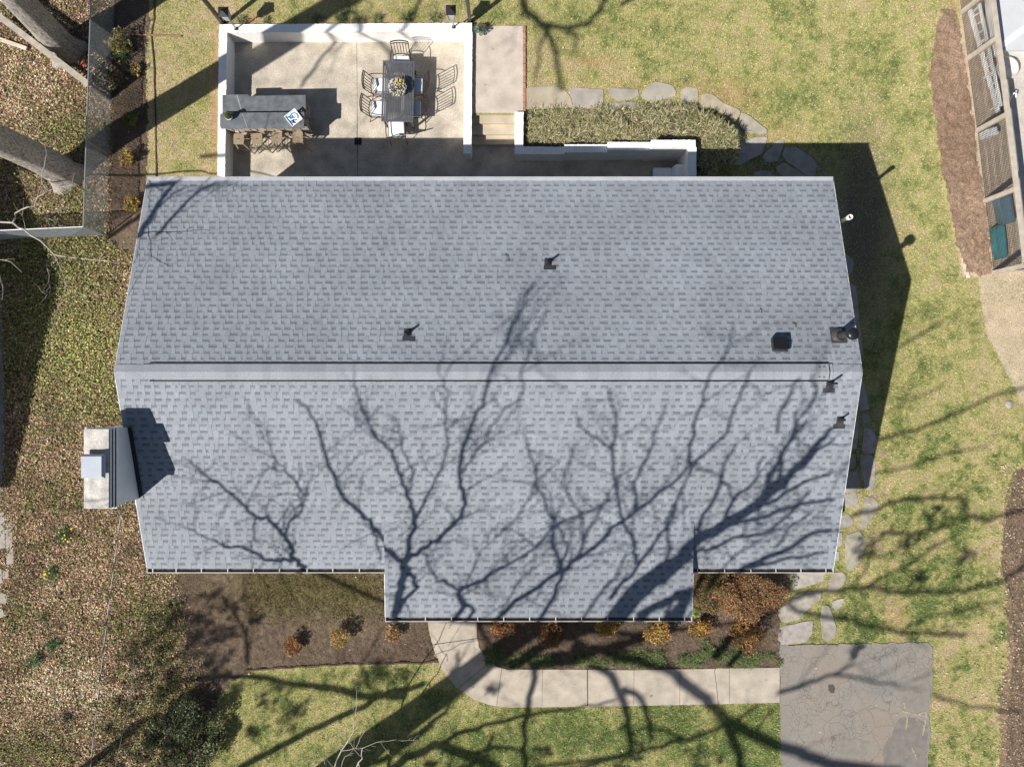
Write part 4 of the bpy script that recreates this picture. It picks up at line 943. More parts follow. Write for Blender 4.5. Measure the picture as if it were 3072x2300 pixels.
# ------------------------------------------------------------------ neighbour fence (right)
nf = thing('wire_fence', tuple(P(2980, 815, 0)), 0, 'pale wooden post fence with black wire mesh along the right edge', 'fence')
o0 = Vector(nf.location); fh = 1.39
pts = [(2980, 818), (2955, 603), (2930, 393), (2902, 178), (2884, 40), (2860, -140)]
PW = [P(x, y, 0)-o0 for x, y in pts]; up = Vector((0, 0, 1))
NW = M('pale_fence_wood', (.42, .37, .31), .85, .15, 5, .25, 60)
for i, p in enumerate(PW):
    if i < 5: MB().box(p+up*fh/2, (.125, .125, fh)).build('post', NW, nf, bevel=.006)
tr_ = MB()
for i in range(len(PW)-1):
    tr_.beam(PW[i]+up*(fh+.02), PW[i+1]+up*(fh+.02), .15, .04)
tr_.build('top_rail', NW, nf)
for z in (.08, ):
    r_ = MB()
    for i in range(len(PW)-1): r_.beam(PW[i]+up*z, PW[i+1]+up*z, .025, .09)
    pass
cr_ = P(3400, 700, 0)-o0
MB().beam(PW[0]+up*(fh+.02)-Vector((.07, 0, 0)), Vector((4, PW[0].y+.35, fh+.02)), .14, .04).build('top_rail', NW, nf)
MB().beam(PW[0]+up*.10+Vector((.07, 0, 0)), Vector((4, PW[0].y+.35, .10)), .05, .12).build('bottom_rail', NW, nf)
MB().box(Vector((2.4, PW[0].y+.2, fh/2)), (.12, .12, fh)).build('post', NW, nf)
V = []
def meshpanel(A, B, h, sp=.062, w_=.0065):
    L = (B-A).length; d = (B-A).normalized(); nr = d.cross(up)
    for s_ in np.arange(sp, L, sp): 
        a = A+d*s_; V.append([a-d*w_, a+d*w_, a+d*w_+up*h, a-d*w_+up*h]); V.append([a-nr*w_, a+nr*w_, a+nr*w_+up*h, a-nr*w_+up*h])
    for z in np.arange(.05, h, sp): 
        V.append([A+up*(z-w_), B+up*(z-w_), B+up*(z+w_), A+up*(z+w_)]); V.append([A+up*z-nr*w_, B+up*z-nr*w_, B+up*z+nr*w_, A+up*z+nr*w_])
for i in range(len(PW)-1): meshpanel(PW[i], PW[i+1], fh)
meshpanel(PW[0], Vector((4, PW[0].y+.35, 0)), fh)
Q = np.array([[tuple(p) for p in q] for q in V]); soup('wire_mesh', Q, np.tile(np.array([(.05, .05, .055)]), (len(Q), 1)), M('black_wire', (.05, .05, .055), .6), nf)
# white trellis panel lying behind the fence
tl = thing('trellis_panel', tuple(P(2960, 190, .35)), 0, 'white ladder-like trellis panel standing behind the upper fence', 'trellis')
o0 = Vector(tl.location)
a0_, a1_ = P(2908, 25, .12)-o0, P(2995, 338, .12)-o0; b0_, b1_ = P(2938, 12, .5)-o0, P(3003, 318, .5)-o0
b2 = MB(); b2.beam(a0_, a1_, .13, .05); b2.beam(b0_, b1_, .08, .05)
for i in range(1, 12): t_ = i/12; b2.beam(a0_.lerp(a1_, t_), b0_.lerp(b1_, t_), .06, .03)
b2.build('lattice', WHITE, tl)
for t_ in (.02, .34, .66, .98): q_ = b0_.lerp(b1_, t_); MB().beam(q_, Vector((q_.x+.02, q_.y, -.35)), .04, .04).build('stake', WHITE, tl)
# white shed roof at the frame corner
sh = thing('garden_shed', tuple(P(3060, 40, 0)), 0, 'white roofed shed cut off by the upper right corner', 'shed')
o0 = Vector(sh.location); b2 = MB(); zt = .8
pr = PL([(2988, -120), (3240, -120), (3240, 152), (3006, 152), (2992, 60)], zt); pr = [(x-o0.x, y-o0.y) for x, y in pr]
b2.prism(pr, zt-.06, zt); b2.build('roof', M('shed_white', (.50, .52, .54), .5, .05, 3), sh)
b2 = MB(); b2.beam(P(3004, 138, zt+.021)-o0, P(3200, -10, zt+.021)-o0, .17, .04); b2.build('ridge', WHITE, sh)
b2 = MB(); b2.prism([(x*.92+.05, y*.92) for x, y in pr], .03, zt-.065); b2.build('wall', HW, sh)
# white round planter
p = P(3022, 205, .33); o = thing('round_planter', (p.x, p.y, .033), 0, 'round white bowl planter on the neighbour patio beside the shed', 'planter')
MB().lathe((0, 0, 0), [(.001, 0), (.24, 0), (.35, .30), (.36, .33), (.30, .33), (.27, .22), (.001, .20)], 30).build('bowl', M('white_bowl', (.55, .53, .50), .5), o)
p = P(3028, 303, .3); o = thing('patio_hook', (p.x, p.y, .033), 0, 'small curled white and black metal hook stand below the planter', 'hook stand')
MB().tube([(-.03, -.2, .02), (-.05, -.05, .25), (-.06, .05, .45), (-.02, .15, .5), (.05, .12, .5), (.07, .04, .45)], .02, 8).build('stem', WHITE, o)
MB().lathe((0, -.2, 0), [(.001, 0), (.12, 0), (.12, .03), (.001, .04)], 18).build('foot', BLACKM, o)
for k, (pts, z, lb, col, dz) in enumerate(((c_, z_, l_, cl_, d_) for c_, z_, l_, cl_, d_ in (
      ([(2992, 592), (3035, 580), (3048, 665), (3010, 672)], .30, 'blue-grey storage bin behind the wire fence', (.10, .17, .21), .3),
      ([(2982, 680), (3016, 668), (3025, 770), (2996, 778), (2986, 740)], .22, 'teal plastic tub behind the wire fence near its corner', (.05, .22, .24), .22)))):
    o = thing('storage_tub', tuple(P(pts[0][0], pts[0][1], 0)), 0, lb, 'tub'); o0 = Vector(o.location)
    pl = [(x-o0.x, y-o0.y) for x, y in PL(pts, z)]
    MB().prism(pl, .01, z).build('tub', M('tub_%d' % k, col, .5, .15, 6), o, bevel=.03)
    cxx = sum(p[0] for p in pl)/len(pl); cyy = sum(p[1] for p in pl)/len(pl)
    MB().prism([(cxx+(x-cxx)*.85, cyy+(y-cyy)*.85) for x, y in pl], z+.001, z+.02).build('lid', M('lid_%d' % k, tuple(c*1.15 for c in col), .5), o, bevel=.01)
o = thing('white_box', tuple(P(2975, 395, 0)), 0, 'small white box lid beside a fence post, seen through the mesh', 'box'); o0 = Vector(o.location)
pl = [(x-o0.x, y-o0.y) for x, y in PL([(2960, 388), (2992, 378), (2998, 402), (2966, 408)], .4)]; MB().prism(pl, .01, .40).build('body', WHITE, o, bevel=.02)
MB().prism([(x*1.0, y*1.0) for x, y in [(sum(p[0] for p in pl)/4+(x-sum(p[0] for p in pl)/4)*.7, sum(p[1] for p in pl)/4+(y-sum(p[1] for p in pl)/4)*.7) for x, y in pl]], .4005, .42).build('lid', TRIM, o)
st_ = MB(); st_.lathe((*P(2905, 828, 0)[:2], 0), [(.001, .03), (.04, .03), (.06, .01), (.065, -.01)], 14); tag(st_.build('pale_stone', M('pale_rock', (.6, .57, .5), .8)), 'small round pale stone at the lower end of the right mulch strip', 'stone')
st_ = MB(); st_.lathe((*P(3028, 1212, 0)[:2], 0), [(.001, .04), (.09, .035), (.12, .01), (.125, -.01)], 14); tag(st_.build('grey_rock', M('grey_rock', (.36, .34, .3), .85, .2, 9, .4, 20)), 'flat grey rock in the right lawn beside the bare sandy ground', 'stone')
# ------------------------------------------------------------------ cables
cbm = MB(); c0, c1, z0, z1 = (366, 1512), (268, 2330), 3.1, 4.6; pts = []
for i in range(25):
    t_ = i/24; z = z0+(z1-z0)*t_-.25*math.sin(math.pi*t_); px = c0[0]+(c1[0]-c0[0])*t_-10*math.sin(math.pi*t_)*.3; py = c0[1]+(c1[1]-c0[1])*t_; pts.append(P(px, py, z))
k_ = MB(); k_.tube(pts, .011, 6, col=(.45, .45, .45)); sg = []
o = k_.build('service_cable', M('cable_alu', (.42, .42, .42), .5)); tag(o, 'twisted service cable running from the chimney down past the lower left lawn', 'cable')
k2_ = MB(); off = []
for i in range(240):
    t_ = i/239*24; a = pts[int(min(t_, 23))].lerp(pts[int(min(t_, 23))+1], t_-int(min(t_, 23))); off.append(a+Vector((math.cos(i*.26)*.014, 0, math.sin(i*.26)*.014+.004)))
k2_.tube(off, .0085, 5); k2_.build('insulated_wire', BLACKM, o)
k_ = MB(); k_.tube([P(402, 1970, 2.6), P(394, 2060, 2.8), P(384, 2130, 2.9), P(366, 2208, 3.1), P(340, 2330, 3.4)], .006, 5); tag(k_.build('thin_cable', M('thin_cable_mat', (.22, .23, .22), .6)), 'faint thin cable to the right of the service cable', 'cable')
# ------------------------------------------------------------------ plants
def pts_in(n, x0=-16.6, x1=16.6, y0=-12.6, y1=12.6):
    return rng.uniform(x0, x1, n), rng.uniform(y0, y1, n)
hard = [walk_w, drive_w, slab_w, PIT, [(XL+.3, FEY+.3), (XR-.3, FEY+.3), (XR-.3, BEY-.3), (XL+.3, BEY-.3)], PL([(658,74),(1418,70),(1418,120),(650,120),(650,560),(672,560)]), NPAVE, NEIGHPATH, [(PX0+.3, PYE+.6), (PX1-.3, PYE+.6), (PX1-.3, -4), (PX0+.3, -4)]]
def mask_out(x, y, polys):
    m = np.ones(x.shape, bool)
    for p in polys: m &= ~inpoly(x, y, p)
    return m
def zat(x, y): return gheight(x, y)+planter_h(x, y)
x, y = pts_in(1150000); px, py = topx(x, y)
jx2 = (vn(x, y, .16, 31)-.5)*.13; jy2 = (vn(x, y, .16, 37)-.5)*.13
shr = [[(sum(q[0] for q in p)/len(p)+(a-sum(q[0] for q in p)/len(p))*.93, sum(q[1] for q in p)/len(p)+(b_-sum(q[1] for q in p)/len(p))*.93) for a, b_ in p] for p in stones_w]
keep = mask_out(x, y, hard+shr)
for b_ in beds[:4]: keep &= ~inpoly(x+jx2, y+jy2, b_)
keep &= ~inpoly(x+jx2*.5+(vn(x, y, 1.3, 131)-.5)*.7-.45*rng.random(x.shape)**2, y+jy2*.5, beds[4])
keep &= ~inpoly(x, y, B_PLANT)
lit = litter(px, py); gr = inpoly(x, y, GRAV)
dens = 1-.86*lit-.75*gr-.85*((px > 2885) & (py < 830)); dens = np.clip(dens, 0.02, 1); dens *= 1-.75*clay(px, py); dens *= 1-.6*np.clip(blob(px,py,2590,640,70,260)*1.3, 0, 1)
keep &= rng.random(x.shape) < dens
x, y, px, py = x[keep], y[keep], px[keep], py[keep]; n_ = len(x)
g_ = lawncol(px, py); r1 = rng.random(n_)
c_ = g_*(.5+1.0*rng.random((n_, 1)))
c_ = np.where((r1 < .20)[:, None], STRAW*(.8+.7*rng.random((n_, 1))), c_); c_ = np.where((r1 > .90)[:, None], GR*(.6+.8*rng.random((n_, 1))), c_)
gg = green(px, py)
Q = blades(np.stack([x, y, zat(x, y)-.004], 1), .045+.025*gg, .015, 1.2)
tag(soup('grass', Q, c_, BLD), kind='stuff')
# brighter moss-green grass between the flagstones
LP = [(.44, .28, .17), (.56, .41, .28), (.28, .17, .105), (.19, .115, .07), (.50, .39, .29), (.13, .08, .05), (.31, .215, .15), (.10, .065, .04), (.2, .2, .08)]
x, y = pts_in(620000, -16.6, -7.5); px, py = topx(x, y); lit = litter(px, py); iv = ivy(px, py)
keep = mask_out(x, y, hard+stones_w[39:]+[B_BACK]) & (rng.random(x.shape) < lit*np.clip(.05+1.1*fbm(px, py, 42, 71), 0, 1)*(1-.55*iv))
x, y, px, py = x[keep], y[keep], px[keep], py[keep]; n_ = len(x)
z = zat(x, y)+.006+.05*rng.random(n_)
tag(soup('leaf_litter', leafquads(np.stack([x, y, z], 1), .020+.022*rng.random(n_)**2, .8, .55), np.clip(pick(LP, n_, .35)*(.48+1.35*fbm(px, py, 60, 88)[:, None])*(1+.9*blob(px, py, 200, 2060, 150, 130)+.6*blob(px, py, 120, 260, 150, 150)+.4*blob(px, py, 190, 1780, 120, 80))[:, None], 0, .8), LEAF), kind='stuff')
x, y = pts_in(420000, -16.6, -8.5); px, py = topx(x, y); iv = ivy(px, py)
keep = mask_out(x, y, hard+[B_BACK]) & (rng.random(x.shape) < np.clip(iv*1.15-.1, 0, 1)*litter(px, py)*.6)
x, y = x[keep], y[keep]; n_ = len(x)
tag(soup('ivy_ground_cover', leafquads(np.stack([x, y, zat(x, y)+.02+.12*rng.random(n_)], 1), .026, .8, .75), pick([(.21, .23, .07), (.12, .15, .04), (.34, .35, .13), (.06, .07, .025), (.13, .10, .05), (.27, .26, .11), (.22, .15, .08)], n_, .35)*(1.15+.9*blob(px[keep], py[keep], 250, 1060, 170, 210))[:, None], FOL), kind='stuff')
# loose leaves on lawns and beds, chips on the mulch
x, y = pts_in(2600); xe = rng.uniform(15.2, 16.9, 1500); ye = rng.uniform(-12.6, -2.5, 1500); x = np.concatenate([x, xe]); y = np.concatenate([y, ye]); px, py = topx(x, y); keep = mask_out(x, y, [hard[3], hard[4]]) & (rng.random(x.shape) < .28+.7*(px > 3000)*(py > 1350))
x, y = x[keep], y[keep]; n_ = len(x); tag(soup('scattered_leaves', leafquads(np.stack([x, y, zat(x, y)+.045], 1), .03, .5, .6), pick([(.5, .38, .27), (.42, .26, .15), (.6, .5, .4)], n_, .2), LEAF), kind='stuff')
Qs, Cs = [], []
for i, b_ in enumerate(beds[:5]):
    xs_ = [p[0] for p in b_]; ys_ = [p[1] for p in b_]
    ar = (max(xs_)-min(xs_))*(max(ys_)-min(ys_)); k = int(ar*1100)
    x = rng.uniform(max(min(xs_), -17), min(max(xs_), 17), k); y = rng.uniform(max(min(ys_), -13), min(max(ys_), 13), k)
    keep = inpoly(x, y, b_) & mask_out(x, y, hard); x, y = x[keep], y[keep]; n_ = len(x)
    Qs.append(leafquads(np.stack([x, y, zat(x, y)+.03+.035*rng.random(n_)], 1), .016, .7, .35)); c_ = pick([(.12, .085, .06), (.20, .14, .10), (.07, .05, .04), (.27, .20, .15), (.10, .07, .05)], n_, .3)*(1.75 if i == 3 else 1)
    Cs.append(c_)
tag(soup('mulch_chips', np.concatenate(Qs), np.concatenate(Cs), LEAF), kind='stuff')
# weeds on the front bed near the eave
x = rng.uniform(-8.5, -3.6, 22000); y = rng.uniform(-7.6, -5.0, 22000); px, py = topx(x, y)
keep = (rng.random(x.shape) < np.clip(blob(px, py, 960, 1765, 290, 85)*(.3+fbm(px, py, 40, 60))*1.2, 0, 1)) & (px > 560)
x, y = x[keep], y[keep]; n_ = len(x)
tag(soup('weeds', blades(np.stack([x, y, zat(x, y)+.02], 1), .07, .02, 1.2), pick([(.17, .15, .05), (.10, .12, .03), (.24, .19, .08), (.07, .09, .025), (.20, .13, .06)], n_), BLD), kind='stuff')
def arcblades(cx_, cy_, cz_, n, L, W, spread=.06, lean0=.15, lean1=1.1, pal=None, droop=.9):
    a = rng.random(n)*2*np.pi; ln = lean0+(lean1-lean0)*rng.random(n); LL_ = L*(.55+.6*rng.random(n))
    b0 = np.stack([cx_+spread*rng.normal(size=n), cy_+spread*rng.normal(size=n), np.full(n, cz_)], 1)
    d1 = np.stack([np.cos(a)*np.sin(ln), np.sin(a)*np.sin(ln), np.cos(ln)], 1); l2 = np.minimum(ln+droop, 2.0)
    d2 = np.stack([np.cos(a)*np.sin(l2), np.sin(a)*np.sin(l2), np.cos(l2)], 1)
    m = b0+d1*(LL_*.5)[:, None]; t = m+d2*(LL_*.5)[:, None]; sd = np.stack([-np.sin(a), np.cos(a), np.zeros(n)], 1)*W/2
    Q = np.concatenate([np.stack([b0-sd*.7, b0+sd*.7, m+sd, m-sd], 1), np.stack([m-sd, m+sd, t+sd*.25, t-sd*.25], 1)])
    c = pick(pal, n); return Q, np.concatenate([c*.92, c])
GP = [(.55, .48, .30), (.36, .33, .16), (.14, .17, .06), (.62, .55, .38), (.22, .23, .09), (.08, .10, .035), (.48, .40, .25)]
Qs, Cs = [], []; k = 0
while k < 240:
    x = rnd.uniform(.3, 7.4); y = rnd.uniform(6.4, 9.0)
    if not inpoly(np.array([x]), np.array([y]), B_PLANT)[0]: continue
    if x < 5.75 and y < 7.62: continue
    q_, c_ = arcblades(x, y, float(zat(np.array([x]), np.array([y]))[0]), 75, .30, .018, .05, .1, 1.25, GP); Qs.append(q_); Cs.append(c_); k += 1
tag(soup('ornamental_grass', np.concatenate(Qs), np.concatenate(Cs), FOL), kind='stuff')
MP = [(.08, .14, .035), (.13, .20, .06), (.05, .09, .025), (.22, .27, .11), (.34, .32, .18), (.10, .16, .05)]
Qs, Cs = [], []
for (px, py, s_) in [(rnd.uniform(1460, 2320), 1990-abs(rnd.gauss(0, 17)), rnd.uniform(.7, 1.2)) for _ in range(150)]+[(1475+rnd.uniform(-14, 30), 1955+rnd.uniform(-15, 22), .9) for _ in range(12)]+[(2130+rnd.gauss(0, 30), 1945+rnd.gauss(0, 18), 1.) for _ in range(14)]+[(2270+rnd.gauss(0, 40), 1985+rnd.gauss(0, 12), 1.) for _ in range(14)]+[(1960+rnd.gauss(0, 60), 1965+rnd.gauss(0, 12), 1.) for _ in range(16)]:
    if vn(px, py, 55, 91) < .34 or py > 2003: continue
    p = P(px, py, 0); q_, c_ = arcblades(p.x, p.y, .03, 60, .19*s_, .011, .045, .1, 1.2, MP); Qs.append(q_); Cs.append(c_)
tag(soup('mondo_grass', np.concatenate(Qs), np.concatenate(Cs), FOL), kind='stuff')
def shrub(px, py, rpx, h, pal, lab, n=900, leaf=.028, ry=1.0, cat='shrub', group=None, name='shrub', fill=.3, twigs=8):
    r = rpx*H/F*.95; p = P(px, py, h*.5); o = thing(name, (p.x, p.y, 0), rnd.random()*6 if ry == 1.0 else 0.0, lab, cat, group)
    o.scale = (1, 1, 1)
    subs = []
    ns = 9 if r < .7 else 22
    for i in range(ns):
        a = i*2.4; rr_ = r*(.0 if i == 0 else rnd.uniform(.35, .72 if ns == 9 else .88)); subs.append((rr_*math.cos(a), rr_*math.sin(a)*ry, h*rnd.uniform(.35, .75), r*(rnd.uniform(.30, .52) if ns == 9 else rnd.uniform(.16, .34))))
    Qs, Cs = [], []
    for (sx_2, sy_2, sz_2, sr) in subs:
        Q, c_ = leafball(n//ns, sr, pal, leaf, min(1.2, h/r*.6), fill, 1.1, (sx_2, sy_2, sz_2)); c_ = c_*rnd.uniform(.75, 1.25); Qs.append(Q); Cs.append(c_)
    soup('foliage', np.concatenate(Qs), np.concatenate(Cs), FOL, o)
    s_ = MB()
    for i in range(twigs):
        a = rnd.random()*6.3; q = rnd.uniform(.3, .95)*r; s_.tube([(0, 0, 0), (q*.45*math.cos(a), q*.45*math.sin(a), h*.45), (q*math.cos(a+.2), q*math.sin(a+.2)*ry, h*rnd.uniform(.7, 1.0))], [.012, .008, .004], 5)
    s_.build('stems', M('stem_bark', (.14, .09, .06), .9), o); return o
RP = [(.38, .14, .07), (.30, .10, .06), (.45, .25, .09), (.20, .12, .05), (.33, .19, .06), (.12, .10, .03)]
OP = [(.50, .30, .07), (.42, .20, .06), (.32, .26, .06), (.55, .38, .12), (.22, .20, .05), (.45, .16, .06)]
YP = [(.42, .34, .08), (.30, .30, .07), (.45, .24, .09), (.18, .22, .05), (.5, .36, .18), (.36, .16, .08)]
PP = [(.40, .20, .11), (.48, .28, .16), (.28, .14, .08), (.33, .25, .08), (.20, .16, .06)]
shrub(880, 1938, 34, .55, RP, 'small rusty red shrub, leftmost of three in the front left bed', 800)
shrub(1018, 1908, 38, .62, YP, 'round yellow-green shrub, middle of three in the front left bed', 1000)
shrub(1178, 1902, 30, .5, PP, 'sparse pinkish shrub nearest the curved walk in the front left bed', 520)
shrub(1503, 1884, 46, .6, RP, 'red shrub at the porch corner right of the curved walk', 1200, ry=.6)
shrub(1652, 1905, 46, .65, [tuple(c*.8 for c in q) for q in RP], 'dark red shrub lying in a trunk shadow below the porch gutter', 1300)
shrub(1822, 1880, 44, .6, OP, 'orange shrub in the middle of the porch bed', 1100, ry=.7)
shrub(1972, 1895, 46, .65, OP+YP, 'bright yellow-orange shrub right of the bare mulch patch', 1300)
shrub(2105, 1885, 42, .6, OP, 'orange shrub at the right end of the porch gutter', 1000, ry=.7)
shrub(2245, 1905, 56, .65, OP+RP, 'wide orange shrub below the big brown bush', 1400)
BB = [(.24, .12, .06), (.38, .19, .08), (.48, .24, .11), (.13, .10, .045), (.24, .20, .08), (.07, .045, .028), (.45, .28, .18)]
big = shrub(2248, 1790, 112, .85, BB, 'big twiggy brown bush filling the corner below the right gutter', 24000, .020, ry=.62, cat='bush', name='bush', fill=.35, twigs=60)
shrub(2135, 1762, 78, .8, [(.24, .21, .08), (.16, .15, .05), (.28, .17, .08), (.20, .12, .06), (.07, .05, .03)], 'olive green shrub in the inner corner beside the big brown bush', 9000, .02, twigs=30)
shrub(2086, 1838, 16, .4, [(.35, .45, .10), (.25, .34, .07)], 'small bright lime green plant at the gutter corner', 200, .03, cat='plant', name='small_plant', twigs=3)
GB = [(.16, .17, .05), (.22, .20, .07), (.28, .24, .09), (.10, .12, .03), (.30, .20, .09)]
shrub(394, 355, 30, .5, [(.08, .10, .03), (.12, .14, .04), (.2, .2, .06)], 'dark green shrub in the back left bed, partly in trunk shadow', 800)
shrub(381, 474, 30, .5, YP, 'yellowish shrub in the back left bed below the trunk shadow', 800)
shrub(395, 612, 28, .5, OP+GB, 'orange tipped green shrub in the back left bed nearest the roof', 800)
shrub(362, 130, 44, .6, GB+[(.45, .40, .28)], 'loose pale shrub in the back left bed below the upper trunk shadow', 1200)
shrub(405, 208, 22, .35, YP, 'low yellow shrub right of the daffodils in the back left bed', 400)
shrub(340, 235, 36, .5, [(.14, .11, .06), (.10, .13, .04), (.30, .23, .15)], 'straggly brown shrub left of the daffodils', 700)
shrub(1440, 86, 21, .5, [(.07, .13, .09), (.12, .20, .14), (.05, .09, .06), (.2, .28, .2)], 'small blue-green shrub in a pot at the corner of the walkway slab', 700, .02)
shrub(555, 2195, 118, .9, [(.05, .075, .025), (.10, .13, .05), (.18, .22, .10), (.07, .06, .03), (.28, .30, .2)], 'large dark glossy shrub in the lower left beside the lawn', 11000, .032, cat='bush', name='bush', fill=.2, twigs=26)
shrub(128, 1855, 15, .25, [(.06, .12, .02), (.10, .17, .03)], 'small round dark green tuft in the lower left leaves', 300, .015, cat='plant', name='small_plant', twigs=2)
TPAL = [(.30, .30, .13), (.20, .23, .08), (.13, .17, .06), (.40, .38, .22), (.09, .13, .05)]
for k, (px, py, L) in enumerate(((726, 64, .26), (800, 65, .18), (955, 60, .28), (1020, 57, .30), (1066, 66, .16), (1132, 60, .27), (1218, 60, .30), (1305, 57, .32))):
    p = P(px, py, 0); o = thing('grass_tuft', (p.x, p.y, 0), 0, ['grassy tuft at the foot of the left lantern', 'small thin tuft between the left lantern and the shadow band', 'grassy tuft inside the broad trunk shadow behind the wall', 'grassy tuft at the right rim of the broad trunk shadow', 'tiny faint tuft in the middle of the back wall row', 'spiky tuft standing alone behind the middle of the patio wall', 'spiky green tuft right of the solitary one behind the patio wall', 'large spiky tuft at the foot of the right lantern'][k], 'plant', 'grass tufts behind the patio wall')
    Q, c_ = arcblades(0, 0, .0, 130, L, .013, .035, .1, 1.3, TPAL); soup('blades', Q, c_, FOL, o)
def daffodils(px, py, spread, nf, L, lab, pal=TPAL, dirx=0, diry=0):
    p = P(px, py, 0); o = thing('daffodils', (p.x, p.y, 0), 0, lab, 'flowers'); Qs, Cs = [], []
    for i in range(max(4, nf)):
        Q, c_ = arcblades(rnd.gauss(0, spread)+dirx*rnd.uniform(-1, 1), rnd.gauss(0, spread)+diry*rnd.uniform(-1, 1), 0, 34, L, .012, .03, .05, .8, [(.07, .14, .06), (.12, .2, .09), (.05, .10, .04), (.22, .32, .18)], .5); Qs.append(Q); Cs.append(c_)
    soup('leaves', np.concatenate(Qs), np.concatenate(Cs), FOL, o)
    if nf:
        pos = np.stack([rng.normal(0, spread*1.3, nf), rng.normal(0, spread*1.3, nf), L*rng.uniform(.9, 1.15, nf)], 1)
        Q = np.concatenate([leafquads(pos+np.array([0, 0, .004*j]), .034, .4, .55) for j in range(3)])
        soup('blooms', Q, pick([(.85, .68, .02), (.8, .72, .1)], len(Q), .1), FOL, o)
daffodils(371, 172, .07, 6, .33, 'clump of yellow daffodils in the back left bed')
daffodils(205, 1603, .12, 8, .25, 'yellow daffodils in the leaf litter below the chimney')
daffodils(157, 1712, .1, 6, .22, 'lower yellow daffodil clump in the left leaf litter')
daffodils(104, 1982, .1, 0, .38, 'dark green strappy leaf clump, lower of two in the leaves')
daffodils(160, 1930, .12, 0, .36, 'blue-green strappy leaf clump, upper of two in the leaves')
p = P(257, 195, 0); Q, c_ = leafball(40, .07, [(.5, .02, .03), (.6, .05, .05)], .03, .5, .5, 1, (p.x, p.y, .08)); tag(soup('red_flowers', Q, c_, FOL), 'small bright red flowers beside the trunk at the chain link fence', 'flowers')
# ------------------------------------------------------------------ visible trees
def trunk_tree(base_px, top_pt, r0, r1, lab, hgt, bend=Vector((0, 0, 0))):
    b = P(*base_px, 0); o = thing('bare_tree', tuple(b), 0, lab, 'tree')
    d = (top_pt-b); d = d/d.z; n = 22; m = MB(); seg = 28; vs = []
    for i in range(n+1):
        z = (i/n)**1.6*hgt-.05; t_ = max(z, 0)/hgt; r = r0+(r1-r0)*t_; fl_ = .62*math.exp(-max(z, 0)/.32)
        for j in range(seg):
            a = 2*math.pi*j/seg; q = r*(1+fl_*(.55+.45*math.sin(a*3+1.3)+.25*math.sin(a*5))+.045*math.sin(a*7+z*.8)+.05*(float(vn(a*9, z*3, 1, 4))-.5))
            c_ = d*max(z, 0)+bend*max(z-1.8, 0); vs.append((c_.x+q*math.cos(a), c_.y+q*math.sin(a), z))
    m.add(vs, [(i*seg+j, i*seg+(j+1) % seg, (i+1)*seg+(j+1) % seg, (i+1)*seg+j) for i in range(n) for j in range(seg)], smooth=True)
    tb_ = m.build('trunk', BK, o); return o, b, d
# bark: ridged, stretched along the trunk
BK = bpy.data.materials.new('ridged_bark'); BK.use_nodes = True; n = BK.node_tree.nodes; l = BK.node_tree.links; b = n['Principled BSDF']; b.inputs['Roughness'].default_value = .95; b.inputs['Specular IOR Level'].default_value = .15
g = n.new('ShaderNodeNewGeometry'); mp = n.new('ShaderNodeMapping'); mp.inputs['Scale'].default_value = (17, 17, 3.0); l.new(g.outputs['Position'], mp.inputs[0])
t1 = n.new('ShaderNodeTexNoise'); t1.inputs['Scale'].default_value = 2.4; t1.inputs['Detail'].default_value = 6; t1.inputs['Roughness'].default_value = .65; l.new(mp.outputs[0], t1.inputs['Vector'])
r_ = n.new('ShaderNodeValToRGB'); r_.color_ramp.elements[0].position = .36; r_.color_ramp.elements[0].color = (.13, .112, .098, 1); r_.color_ramp.elements[1].position = .62; r_.color_ramp.elements[1].color = (.60, .55, .50, 1); l.new(t1.outputs['Fac'], r_.inputs[0]); l.new(r_.outputs[0], b.inputs['Base Color'])
bp = n.new('ShaderNodeBump'); bp.inputs['Strength'].default_value = 1; bp.inputs['Distance'].default_value = .05; l.new(t1.outputs['Fac'], bp.inputs['Height']); l.new(bp.outputs[0], b.inputs['Normal'])
def outside(p, m=.5):
    return p.z > H-1 or abs(p.x) > 1536/F*(H-p.z)+m or abs(p.y) > 1150/F*(H-p.z)+m
def lift(px, py, z0, m=.9, S=None):
    s_ = S if S is not None else surf(px, py); z = z0
    while True:
        p = Vector((s_.x-KX*(z-s_.z), s_.y-KY*(z-s_.z), z))
        if outside(p, m) or z > 22: return p
        z += .1
ROOTN = [(944, 1708), (1184, 1846), (1424, 1850), (1501, 1846), (1646, 1852), (1842, 1850), (1900, 1850), (2250, 1860)]
roots = []
